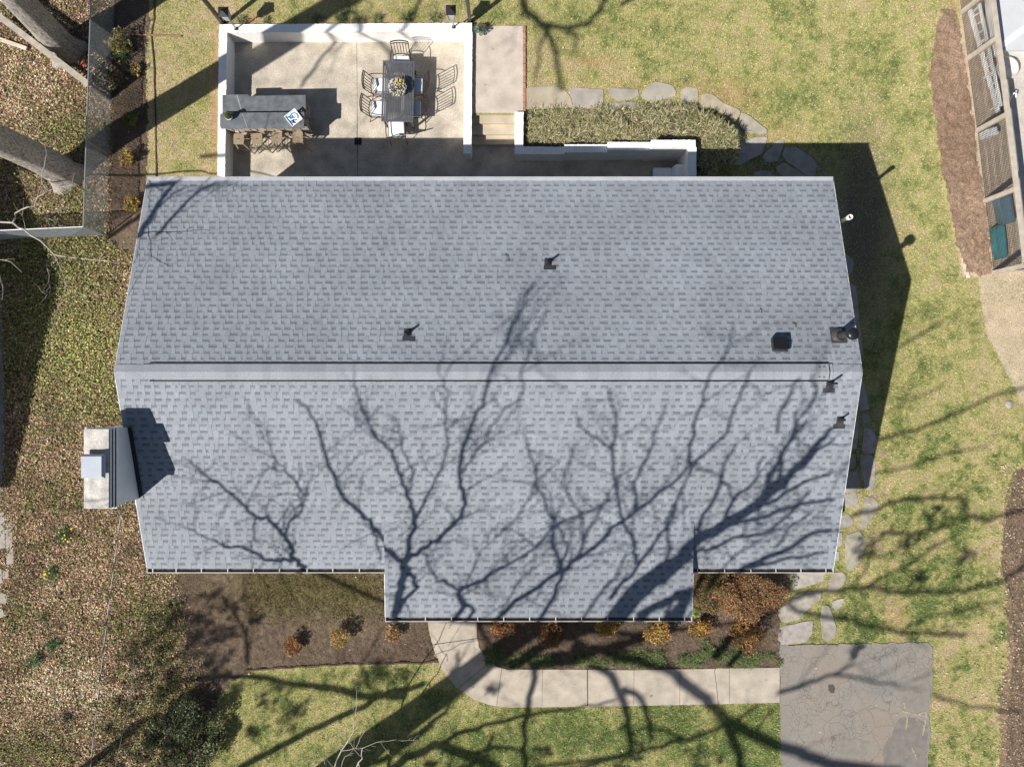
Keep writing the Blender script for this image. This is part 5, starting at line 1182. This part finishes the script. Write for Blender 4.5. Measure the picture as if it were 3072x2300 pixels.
def branch(mb, nodes, r0, r1, z0, tw=1.0, zi=.2, root=None, jag=.03):
    """nodes: shadow positions in photo pixels"""
    ps = []; zc = z0
    for i, nd in enumerate(nodes):
        p = lift(nd[0], nd[1], zc+zi*i)
        ps.append(p)
    # smooth the heights
    zs = [p.z for p in ps]
    for _ in range(3):
        zs = [max(zs[i], (zs[max(i-1, 0)]+zs[i]+zs[min(i+1, len(zs)-1)])/3) for i in range(len(zs))]
    ps = [lift(0, 0, z, .9, Vector((p.x+KX*p.z, p.y+KY*p.z, 0))) for p, z in zip(ps, zs)]
    if root is not None: ps = [Vector(root)]+ps
    fine = []
    for i in range(len(ps)-1):
        for j in range(3):
            q = ps[i].lerp(ps[i+1], j/3)
            if j: q += Vector((rnd.gauss(0, jag), rnd.gauss(0, jag), rnd.gauss(0, jag)))
            fine.append(q)
    fine.append(ps[-1]); k = len(fine)
    rad = [(r0+(r1-r0)*(i/(k-1)))*1.18+.004 for i in range(k)]
    mb.tube(fine, rad, 7)
    if nodes[0] in ROOTN: roots.append((fine[0], r0))
    e = SD.cross(Vector((0, 0, 1))).normalized(); f = SD.cross(e).normalized()
    for i in range(2, k):
        for _tw in range((rnd.random() < .48*tw)+(rnd.random() < .08*tw)):
            dd_ = (fine[i]-fine[i-1]).normalized(); sgn = rnd.choice((-1, 1)); L = rnd.uniform(.4, 1.7)
            d = (dd_*rnd.uniform(.3, 1)+(e*rnd.uniform(-1, 1)+f*rnd.uniform(-1, 1))*.8).normalized(); q = [fine[i]]
            for j in range(4):
                d = (d+Vector((rnd.gauss(0, .25), rnd.gauss(0, .25), rnd.gauss(0, .25)))).normalized(); q.append(q[-1]+d*L/4)
            if all(outside(v, .5) for v in q):
                mb.tube(q, [max(.012, rad[i]*.35), .014, .011, .008, .006], 4)
                for kk in (1, 2, 3):
                    d2 = (d+(e*rnd.uniform(-1, 1)+f*rnd.uniform(-1, 1))*.9).normalized(); L2 = L*rnd.uniform(.25, .5); q2 = [q[kk], q[kk]+d2*L2*.5, q[kk]+d2*L2+e*rnd.gauss(0, .06)]
                    if all(outside(v, .5) for v in q2): mb.tube(q2, [.009, .007, .005], 4)
    return fine
oA, bA, dA = trunk_tree((205, 524), P(97, 466, 1.7), .44, .26, 'large bare tree whose thick grey trunk leans off the left edge above the fence corner', 12, Vector((.12, -.11, 0)))
oB, bB, dB = trunk_tree((200, 152), P(106, 54, 2.0), .42, .26, 'bare tree whose grey trunk rises off the upper left corner', 11)
def wz(o, d, z): v = Vector(o.location)+d*z; return v
def relbuild(mb, name, o, mat):
    l_ = Vector(o.location); mb.v = [(x-l_.x, y-l_.y, z-l_.z) for x, y, z in mb.v]; return mb.build(name, mat, o)
m = MB()
t_ = wz(oA, dA, 11.9)+Vector((.12, -.11, 0))*10.1
branch(m, [(1000, 30), (1050, 5), (1110, -30)], .2, .12, 11.5, root=t_, tw=.3)
branch(m, [(900, 262), (925, 230), (960, 180), (1000, 132), (1040, 60), (1060, -20)], .035, .05, 10.5, tw=.5)
branch(m, [(1180, 215), (1172, 160), (1135, 120), (1100, 70), (1060, 30)], .05, .05, 12, tw=.4)
branch(m, [(1248, 140), (1245, 110), (1232, 80), (1250, 20), (1262, -30)], .03, .05, 12, tw=.4)
branch(m, [(330, 711), (377, 677), (424, 645)], .06, .055, 6.5, tw=.4)
branch(m, [(418, 712), (470, 622), (528, 548), (600, 470)], .055, .04, 9, tw=.5)
branch(m, [(470, 705), (530, 640), (585, 585), (650, 548)], .04, .03, 10, tw=.7)
branch(m, [(425, 690), (500, 600), (560, 560)], .025, .02, 10, tw=.7)
branch(m, [(1560, -20), (1585, 40), (1625, 75), (1655, 120), (1672, 190), (1690, 270)], .09, .04, 13, tw=.6)
branch(m, [(1620, 72), (1700, 85), (1770, 70), (1805, 30), (1820, -20)], .06, .05, 13, tw=.6)
branch(m, [(1605, 240), (1615, 150), (1640, 80)], .03, .03, 13, tw=.4)
branch(m, [(1700, 80), (1730, 120), (1725, 160)], .05, .02, 13, tw=.4)
branch(m, [(1860, 20), (1900, -10), (1960, -40)], .06, .06, 13, tw=.6)
relbuild(m, 'limbs', oA, BARK)
# front yard trees, standing outside the lower edge; only their shadows and a few twigs reach the picture
def yard_tree(base, top, r0, r1, lab):
    o = thing('bare_tree', (base[0], base[1], 0), 0, lab, 'tree'); m = MB(); b0 = Vector((base[0], base[1], 0)); t = Vector(top); pts = []
    for i in range(9):
        p = b0.lerp(t, i/8); pts.append(p+Vector((rnd.gauss(0, .05), rnd.gauss(0, .05), 0))*(i > 0))
    m.tube(pts, [r0*(1.35 if i == 0 else 1)+(r1-r0)*i/8 for i in range(9)], 14); relbuild(m, 'trunk', o, BARK); return o, pts[-1]
tb0 = lift(960, 2330, 4.0); tb1 = lift(1614, 1868, 11.5)
o1, top1 = yard_tree((tb0.x-.6, tb0.y-.5), tuple(tb1), .62, .30, 'great bare tree beyond the lower edge, its trunk shadow crossing lawn and walk')
m = MB()
def G(p): return lift(p[0], p[1], 0, -99) if False else surf(*p)
# --- shadows on the ground near the trunk
for pts_, a_, b__ in (([(1450, 1965), (1530, 1930), (1600, 1880), (1640, 1862)], .16, .12), ([(1540, 1990), (1620, 1940), (1700, 1900), (1760, 1865)], .14, .10), ([(1480, 1990), (1560, 1970), (1640, 1990), (1740, 1980)], .07, .05), ([(2150, 1960), (2200, 1900), (2260, 1860), (2330, 1830)], .12, .07), ([(2190, 1990), (2230, 1940), (2300, 1890)], .08, .05),
    ([(1290, 2085), (1330, 2060), (1370, 2000), (1380, 1950)], .07, .03), ([(1150, 2082), (1100, 2050), (1090, 2000)], .04, .03), ([(1080, 2300), (1180, 2260), (1250, 2210), (1300, 2170)], .09, .07), ([(1400, 2262), (1480, 2240), (1560, 2250)], .06, .04), ([(1340, 2330), (1400, 2300), (1460, 2262), (1480, 2200)], .06, .04),
    ([(1892, 2200), (1930, 2180), (2000, 2190), (2060, 2218)], .03, .03), ([(2260, 2202), (2300, 2150), (2320, 2120)], .03, .02), ([(640, 2330), (560, 2250), (500, 2180)], .05, .03)):
    branch(m, pts_, a_, b__, 10, tw=.6)
branch(m, [(1215, 2085), (1130, 2088), (1000, 2062), (900, 2052), (750, 2028), (625, 2026), (520, 2040)], .10, .05, 8, tw=1)
branch(m, [(1270, 2050), (1150, 2082), (1060, 2130), (960, 2178), (850, 2232), (740, 2290), (690, 2330)], .07, .09, 7, tw=.5)
branch(m, [(1610, 1985), (1602, 2050), (1590, 2100), (1575, 2160), (1570, 2250), (1575, 2330)], .07, .06, 9, tw=.6)
branch(m, [(1300, 2232), (1400, 2190), (1480, 2168), (1575, 2142), (1640, 2135), (1760, 2110), (1850, 2094)], .07, .025, 9, tw=.8)
branch(m, [(1150, 2320), (1220, 2268), (1300, 2232), (1400, 2262), (1500, 2310)], .11, .12, 8, tw=.4)
branch(m, [(1170, 2240), (1260, 2200), (1330, 2140), (1345, 2110)], .10, .03, 8, tw=.5)
branch(m, [(745, 1990), (742, 1930), (728, 1870), (700, 1825), (665, 1790)], .05, .03, 9, tw=1.6)
branch(m, [(1062, 2076), (1087, 1988), (1126, 1925), (1152, 1885)], .022, .02, 10, tw=.4)
branch(m, [(1600, 1990), (1680, 1966), (1771, 1948), (1860, 1930), (1935, 1910)], .15, .10, 11, tw=.4)
branch(m, [(1700, 1870), (1730, 1920), (1775, 1948)], .05, .08, 11, tw=.4)
branch(m, [(1770, 1985), (1820, 2010), (1858, 2070), (1878, 2130), (1886, 2190), (1892, 2260)], .09, .07, 11, tw=.4)
branch(m, [(1870, 2060), (1915, 2080), (1940, 2140), (1958, 2220)], .07, .05, 11, tw=.5)
branch(m, [(1720, 1935), (1850, 1955), (1950, 1983), (2030, 2017), (2080, 2062), (2130, 2112), (2190, 2168), (2260, 2202), (2360, 2240), (2450, 2272), (2560, 2296), (2700, 2310)], .11, .13, 12, tw=.3)
branch(m, [(1650, 2330), (1830, 2272), (1950, 2242), (2060, 2218), (2180, 2172), (2235, 2140), (2275, 2112)], .06, .05, 12, tw=.6)
branch(m, [(2185, 2172), (2203, 2230), (2232, 2320)], .11, .09, 12, tw=.4)
branch(m, [(1500, 2330), (1590, 2310), (1700, 2290), (1790, 2275), (1830, 2272)], .04, .05, 11, tw=.8)
relbuild(m, 'limbs', o1, BARK)
m = MB()
# --- left roof group
roots = []
def branch_roots():
    global m
    for q, r in roots: m.tube([top1.lerp(q, .0), top1.lerp(q, .5)+Vector((rnd.gauss(0, .2), rnd.gauss(0, .2), -.4)), q], [r*1.5, r*1.2, r], 8)
    roots.clear(); relbuild(m, 'limbs', o1, BARK)
branch(m, [(944, 1708), (917, 1697), (882, 1674), (872, 1642), (857, 1607), (828, 1577), (808, 1553), (768, 1548), (738, 1518), (693, 1478), (649, 1443), (609, 1418), (569, 1378)], .058, .02, 9)
branch(m, [(884, 1676), (843, 1682), (793, 1677), (758, 1652), (708, 1637), (669, 1637), (644, 1617), (590, 1600)], .045, .015, 9.2)
branch(m, [(855, 1607), (867, 1577), (897, 1543), (905, 1498), (897, 1458), (867, 1423), (838, 1393), (813, 1339)], .028, .012, 9.6)
branch(m, [(768, 1548), (763, 1597), (757, 1640)], .018, .012, 9.5)
branch(m, [(1140, 1675), (1132, 1610), (1118, 1580)], .022, .02, 9.6)
# --- left porch stem
branch(m, [(1184, 1846), (1199, 1775), (1214, 1725), (1213, 1682)], .075, .08, 9.3, tw=.2)
branch(m, [(1196, 1838), (1215, 1797), (1252, 1762), (1225, 1717), (1213, 1682)], .04, .05, 9.3, tw=.2)
branch(m, [(1213, 1682), (1191, 1672), (1151, 1617), (1116, 1577), (1086, 1538), (1046, 1508), (1012, 1458), (987, 1398), (969, 1339), (954, 1284), (927, 1229), (890, 1200)], .055, .018, 9.5)
branch(m, [(1213, 1685), (1226, 1622), (1243, 1562), (1240, 1525), (1230, 1498), (1220, 1468), (1196, 1418), (1176, 1349), (1136, 1319), (1106, 1269), (1086, 1229), (1071, 1160)], .05, .014, 9.5)
branch(m, [(1243, 1562), (1270, 1513), (1305, 1443), (1330, 1388), (1345, 1329), (1335, 1269), (1340, 1199), (1335, 1140)], .03, .014, 9.8)
branch(m, [(1228, 1475), (1243, 1418), (1206, 1349), (1196, 1269)], .022, .012, 10)
branch(m, [(1213, 1685), (1235, 1662), (1285, 1637), (1320, 1612), (1370, 1562), (1390, 1523), (1392, 1473), (1380, 1433), (1387, 1349), (1409, 1289), (1434, 1229), (1454, 1190), (1479, 1110), (1509, 1048), (1541, 968), (1574, 896), (1603, 850)], .055, .022, 9.7)
branch(m, [(1388, 1420), (1424, 1359), (1459, 1314), (1490, 1265), (1574, 1164), (1600, 1010), (1640, 930)], .022, .016, 10)
branch(m, [(1479, 1110), (1520, 1070), (1560, 1000), (1560, 930)], .02, .014, 11)
branch_roots()
m = MB()
branch(m, [(1424, 1850), (1392, 1820), (1380, 1790), (1377, 1768), (1400, 1757), (1444, 1741), (1494, 1707), (1523, 1693), (1574, 1671), (1610, 1635), (1654, 1584), (1704, 1555), (1777, 1533), (1830, 1500)], .055, .018, 10)
branch(m, [(1377, 1766), (1340, 1750), (1310, 1733), (1285, 1690), (1270, 1655)], .03, .014, 10)
branch(m, [(1380, 1780), (1395, 1806), (1424, 1828), (1464, 1848)], .035, .04, 10, tw=.3)
branch(m, [(1395, 1761), (1424, 1697), (1444, 1647), (1500, 1600)], .016, .01, 10.3)
branch(m, [(1501, 1846), (1545, 1801), (1617, 1758), (1675, 1714), (1741, 1671), (1806, 1620), (1857, 1570), (1907, 1533), (1965, 1490), (2038, 1432), (2074, 1396), (2125, 1352), (2183, 1294), (2219, 1193), (2255, 1106)], .055, .022, 10.3)
branch(m, [(2074, 1396), (2067, 1338), (2088, 1251), (2110, 1178), (2168, 1077), (2200, 980)], .035, .016, 11)
branch(m, [(1646, 1852), (1665, 1785), (1690, 1712), (1668, 1650), (1661, 1591), (1639, 1526), (1610, 1425), (1581, 1323)], .05, .016, 10.5)
branch(m, [(1680, 1720), (1700, 1660), (1690, 1600), (1640, 1560)], .035, .014, 10.5)
branch(m, [(1907, 1690), (1905, 1640), (1893, 1600), (1864, 1548), (1842, 1425), (1835, 1338), (1849, 1265), (1827, 1164)], .04, .018, 11)
branch(m, [(1835, 1345), (1790, 1310), (1755, 1290), (1730, 1250)], .022, .012, 11.5)
branch(m, [(1600, 1635), (1570, 1610), (1545, 1590)], .018, .008, 10.5)
branch(m, [(1500, 1840), (1530, 1790), (1560, 1740), (1580, 1690)], .016, .01, 10.5)
branch_roots()
m = MB()
branch(m, [(1842, 1850), (1907, 1787), (1994, 1714), (2052, 1671), (2096, 1613), (2168, 1577), (2241, 1533), (2306, 1483), (2357, 1439), (2414, 1381), (2458, 1323), (2501, 1280)], .20, .05, 11.5, tw=.5)
branch(m, [(1830, 1850), (1900, 1760), (1990, 1690)], .10, .08, 11.5, tw=.3)
branch(m, [(1830, 1795), (1860, 1755), (1907, 1707), (1965, 1627), (2016, 1555), (2045, 1468), (2074, 1400)], .05, .02, 11)
branch(m, [(1900, 1850), (1943, 1832), (2023, 1790), (2074, 1765), (2150, 1720), (2233, 1700), (2342, 1656), (2400, 1620), (2451, 1595), (2498, 1589)], .10, .05, 11.8, tw=.5)
branch(m, [(2030, 1770), (2100, 1735), (2125, 1712), (2197, 1671), (2270, 1627), (2364, 1570)], .035, .015, 11.8)
branch(m, [(1990, 1750), (2040, 1700), (2080, 1640), (2120, 1600)], .05, .03, 11.6)
branch(m, [(2270, 1510), (2240, 1540), (2233, 1598), (2255, 1642)], .02, .012, 12)
branch(m, [(2197, 1497), (2190, 1453), (2125, 1410), (2080, 1390)], .025, .012, 12)
branch(m, [(2299, 1483), (2306, 1425), (2342, 1367), (2372, 1323), (2420, 1260)], .06, .03, 12)
branch(m, [(2150, 1590), (2270, 1555), (2378, 1519), (2451, 1504), (2500, 1499)], .05, .04, 12)
branch(m, [(2350, 1440), (2300, 1470), (2285, 1500)], .10, .08, 12)
branch(m, [(2330, 1640), (2380, 1570), (2440, 1530)], .03, .02, 12)
for pts_, a_, b__ in (([(2306, 1483), (2340, 1430), (2345, 1370), (2385, 1300), (2390, 1230)], .05, .02), ([(2357, 1439), (2410, 1400), (2450, 1350), (2500, 1318)], .05, .03), ([(2168, 1577), (2200, 1500), (2265, 1440), (2290, 1370)], .05, .02),
    ([(2096, 1613), (2110, 1540), (2150, 1480), (2170, 1400), (2210, 1330)], .05, .02), ([(2052, 1671), (2120, 1650), (2200, 1610), (2290, 1600), (2370, 1540), (2430, 1470)], .05, .03), ([(1994, 1714), (2010, 1640), (2000, 1560), (2030, 1500)], .04, .02),
    ([(2230, 1700), (2300, 1690), (2390, 1670), (2470, 1655)], .05, .03), ([(1920, 1845), (2000, 1800), (2060, 1790)], .10, .06), ([(1960, 1850), (2040, 1810), (2078, 1800)], .08, .06), ([(1770, 1850), (1800, 1780), (1850, 1730), (1880, 1660)], .035, .02),
    ([(2241, 1533), (2330, 1500), (2420, 1440), (2490, 1420)], .05, .03), ([(1907, 1533), (1900, 1450), (1940, 1380), (1960, 1300), (2000, 1210)], .03, .015), ([(1741, 1671), (1760, 1600), (1800, 1530), (1850, 1440), (1900, 1400)], .03, .015),
    ([(1690, 1715), (1745, 1650), (1750, 1560), (1700, 1470), (1690, 1400)], .03, .014), ([(1500, 1600), (1560, 1540), (1600, 1450), (1680, 1380)], .02, .012), ([(2400, 1250), (2450, 1180), (2440, 1120)], .03, .02), ([(2330, 1300), (2360, 1200), (2400, 1130)], .03, .02)):
    branch(m, pts_, a_, b__, 12, tw=.8)
# right lawn
branch(m, [(2250, 1860), (2330, 1815), (2400, 1790), (2440, 1775), (2500, 1770), (2560, 1764), (2620, 1760), (2700, 1775), (2800, 1772), (2900, 1770), (3000, 1745), (3080, 1690)], .06, .05, 12.5, tw=.8)
branch(m, [(2590, 1762), (2650, 1732), (2730, 1692), (2790, 1648), (2870, 1600)], .04, .03, 12.5, tw=.8)
branch(m, [(2330, 1770), (2400, 1772), (2460, 1772)], .04, .04, 12.5, tw=.3)
branch(m, [(2360, 1800), (2390, 1830), (2480, 1848), (2560, 1855), (2620, 1880), (2700, 1896), (2800, 1900), (2900, 1905)], .055, .045, 12.5, tw=.8)
branch(m, [(2560, 1545), (2640, 1525), (2700, 1500), (2790, 1492), (2880, 1490), (2900, 1545), (2960, 1560), (3080, 1525)], .05, .05, 13, tw=1)
for pts_, a_, b__ in (([(2560, 1650), (2640, 1670), (2720, 1640), (2800, 1590)], .035, .02), ([(2560, 1760), (2600, 1700), (2620, 1640), (2680, 1580)], .03, .02), ([(2620, 1420), (2720, 1400), (2830, 1360), (2960, 1340)], .03, .02),
    ([(2700, 1895), (2780, 1850), (2880, 1830), (3000, 1800)], .03, .02), ([(2640, 1250), (2720, 1200), (2830, 1150)], .025, .018), ([(2800, 2080), (2900, 2120), (3060, 2130)], .04, .03)):
    branch(m, pts_, a_, b__, 13, tw=1.1)
branch(m, [(2640, 1600), (2740, 1600), (2860, 1570), (2900, 1545)], .05, .04, 13, tw=1)
branch(m, [(2632, 1318), (2750, 1290), (2850, 1245), (2960, 1195), (3080, 1160)], .05, .035, 13.5, tw=1)
branch(m, [(2700, 1035), (2760, 1005), (2830, 965)], .04, .03, 14, tw=1)
branch(m, [(2338, 2072), (2430, 2040), (2500, 2020), (2560, 1985)], .06, .03, 12.5, tw=1)
branch(m, [(2500, 2020), (2600, 2035), (2700, 2050)], .04, .02, 12.5, tw=1)
branch_roots()
# leafy evergreen crown beyond the lower left, throwing the dappled shade
ev = thing('evergreen_tree', (-19.5, -17.0, 0), 0, 'leafy evergreen beyond the lower left corner that dapples the mulch bed', 'tree')
m = MB(); m.tube([(0, 0, 0), (.1, .2, 4), (.4, .5, 9)], [.3, .22, .1], 10); m.build('trunk', BARK, ev)
Qs, Cs = [], []
for (px, py, r) in ((530,1880,.4),(575,1935,.5),(615,1990,.5),(480,1960,.45),(430,2010,.4),(520,2050,.6),(600,2085,.5),(565,2150,.6),(470,2150,.6),(640,1792,.22),(688,1812,.2),(625,1855,.3),(840,2076,.2),(905,2122,.22),(862,2160,.2),(1112,2040,.22),(1140,2012,.2),(1208,2030,.2),(760,2190,.15),(420,2100,.5),(600,2200,.6),(500,2230,.7),(380,2190,.4),(560,1830,.25),(1478,2060,.1),(710,2080,.12),(2000,1400,.0),(800,2100,.12),(650,1905,.22),(2100,2290,.3),(1880,2290,.3),(500,1850,.3),(560,2000,.4),(650,2010,.3),(440,1930,.4),(610,2250,.4),(700,1900,.2),(780,1850,.15),(600,1900,.3),(450,2230,.5),(350,2260,.4),(220,2130,.25),(2720,1620,.2),(2820,1540,.2),(2600,1640,.2),(2760,1730,.15),(2900,1660,.2),(2560,1950,.15),(1640,2240,.2),(1400,2290,.3),(1300,2300,.3)):
    if r <= 0: continue
    p = lift(px, py, 9.5, r+.3)
    e1 = SD.cross(Vector((0, 0, 1))).normalized(); f1 = SD.cross(e1).normalized()
    for _ in range(int(5+26*r)):
        c0 = p+e1*rnd.gauss(0, r*.75)+f1*rnd.gauss(0, r*.75)
        if not outside(c0, .3): continue
        rr2 = rnd.uniform(.06, .2); Q, c_ = leafball(int(20+200*rr2), rr2, [(.05, .08, .02)], .034, .8, .15, 1.3, (c0.x+19.5, c0.y+17, c0.z)); Qs.append(Q); Cs.append(c_)
    mm = 0
soup('foliage', np.concatenate(Qs), np.concatenate(Cs), FOL, ev)
# ------------------------------------------------------------------ twigs that hang into the picture
def twigtree(base, lines, lab):
    o = thing('bare_sapling', tuple(base), 0, lab, 'tree'); m = MB(); t = P(lines[0][0][0][0], lines[0][0][0][1], lines[0][1])-Vector(base)
    MB().tube([(0, 0, 0), (t.x*.15, t.y*.15, t.z*.6), tuple(t)], [.07, .06, lines[0][3]], 10).build('trunk', TWIG, o)
    for pts, z0, z1, r0, r1 in lines:
        k = len(pts); ps = [P(x, y, z0+(z1-z0)*i/(k-1)) for i, (x, y) in enumerate(pts)]; f = []
        for i in range(k-1):
            for j in range(2):
                q = ps[i].lerp(ps[i+1], j/2)
                if j: q += Vector((rnd.gauss(0, .02), rnd.gauss(0, .02), rnd.gauss(0, .03)))
                f.append(q)
        f.append(ps[-1]); n_ = len(f); r0 *= .68; r1 *= .8; m.tube(f, [r0+(r1-r0)*i/(n_-1) for i in range(n_)], 6)
        for i in range(2, n_):
            if rnd.random() < .5:
                d = ((f[i]-f[i-1]).normalized()+Vector((rnd.uniform(-1, 1), rnd.uniform(-1, 1), rnd.uniform(0, .6)))*.9).normalized(); L = rnd.uniform(.12, .4); m.tube([f[i], f[i]+d*L*.5, f[i]+d*L+Vector((rnd.gauss(0, .04), rnd.gauss(0, .04), 0))], [r1*.9, r1*.7, r1*.4], 4)
    relbuild(m, 'branches', o, TWIG); return o, m
twigtree((-17.5, 6.0, 0), [
 ([(-420, 640), (-200, 660), (-60, 668), (40, 668), (72, 688), (120, 721), (163, 764), (196, 770), (254, 777), (326, 783)], 3.2, 5.2, .05, .008),
 ([(38, 668), (45, 640), (76, 624), (104, 620), (112, 592), (145, 573), (125, 548), (127, 515), (136, 480), (140, 462)], 4.9, 5.3, .028, .007),
 ([(104, 620), (138, 652), (165, 668), (190, 678)], 5, 5.2, .012, .006), ([(145, 573), (185, 560), (215, 555)], 5, 5.2, .012, .006),
 ([(165, 768), (185, 812), (199, 857), (225, 875), (254, 891)], 5.1, 5.3, .013, .006), ([(199, 857), (181, 909), (163, 971)], 5.2, 5.3, .009, .005),
 ([(158, 765), (138, 790), (148, 826), (150, 860), (141, 884), (125, 875)], 5.1, 5.3, .011, .005), ([(76, 690), (66, 645), (70, 630)], 5, 5.1, .009, .005),
 ([(120, 640), (150, 645), (180, 630), (210, 612)], 5, 5.2, .010, .006), ([(138, 652), (142, 690), (150, 725)], 5, 5.1, .009, .005),
 ([(-80, 760), (0, 779), (33, 786), (60, 811)], 4.8, 5.1, .016, .006), ([(-60, 800), (0, 826), (8, 860), (6, 900)], 4.8, 5.0, .014, .006)],
 'pale bare branches reaching in from the left edge over the fence corner')
twigtree((-5.0, -14.5, 0), [
 ([(985, 2420), (1004, 2300), (1024, 2251), (1059, 2196), (1067, 2141), (1069, 2070)], 1.90, 3.10, 0.037, 0.0052),
 ([(1024, 2251), (1064, 2243), (1087, 2243), (1130, 2225), (1189, 2217), (1225, 2219), (1264, 2221)], 2.60, 2.90, 0.016, 0.0052),
 ([(1067, 2243), (1079, 2215), (1114, 2164)], 2.80, 3.00, 0.011, 0.0052), ([(1024, 2251), (1004, 2223), (973, 2192)], 2.60, 2.70, 0.014, 0.0052),
 ([(1003, 2300), (985, 2283), (969, 2268), (941, 2278), (930, 2300)], 2.40, 2.40, 0.016, 0.0065), ([(969, 2268), (970, 2247)], 2.60, 2.50, 0.010, 0.0052), ([(972, 2275), (982, 2300)], 2.60, 2.30, 0.010, 0.0052),
 ([(1087, 2243), (1087, 2274), (1070, 2300), (1040, 2360)], 2.60, 1.70, 0.018, 0.0260), ([(1087, 2270), (1063, 2247), (1030, 2205), (1010, 2190)], 2.60, 2.80, 0.014, 0.0052),
 ([(1024, 2300), (1035, 2268), (1060, 2258)], 2.40, 2.50, 0.013, 0.0065), ([(1140, 2223), (1155, 2245), (1168, 2260)], 2.90, 2.70, 0.007, 0.0052), ([(1059, 2196), (1085, 2165), (1060, 2185)], 2.90, 2.90, 0.009, 0.0052)],
 'small bare sapling whose pale twigs cross the trunk shadow at the bottom edge')
# neighbour's house beyond the left edge (its gable throws the dark shade along the left)
nb = thing('neighbour_house', (-18.2, 0, 0), 0, 'neighbouring house beyond the left edge, seen only by the dark gable shade it throws', 'house')
b2 = MB(); b2.box((-5, 0, 1.5), (9.4, 9.4, 3.0)); b2.build('wall', HW, nb)
b2 = MB(); vs = [(x, y, z) for x in (-10, .0) for y, z in ((-5.1, 3.0), (.1, 4.9), (5.15, 3.0), (5.15, 2.85), (.1, 4.75), (-5.1, 2.85))]
b2.add(vs, [(0, 6, 7, 1), (1, 7, 8, 2), (3, 9, 10, 4), (4, 10, 11, 5), (0, 1, 4, 5), (1, 2, 3, 4), (6, 11, 10, 7), (7, 10, 9, 8), (2, 8, 9, 3), (0, 5, 11, 6)]); b2.build('roof', M('neigh_roof', (.2, .2, .21), .9, .1, 3, .3, 40), nb)
b2 = MB(); b2.add([(-.3, -4.7, 3.0), (-.3, 4.7, 3.0), (-.3, .1, 4.74)], [(0, 1, 2)]); b2.build('gable', HW, nb)
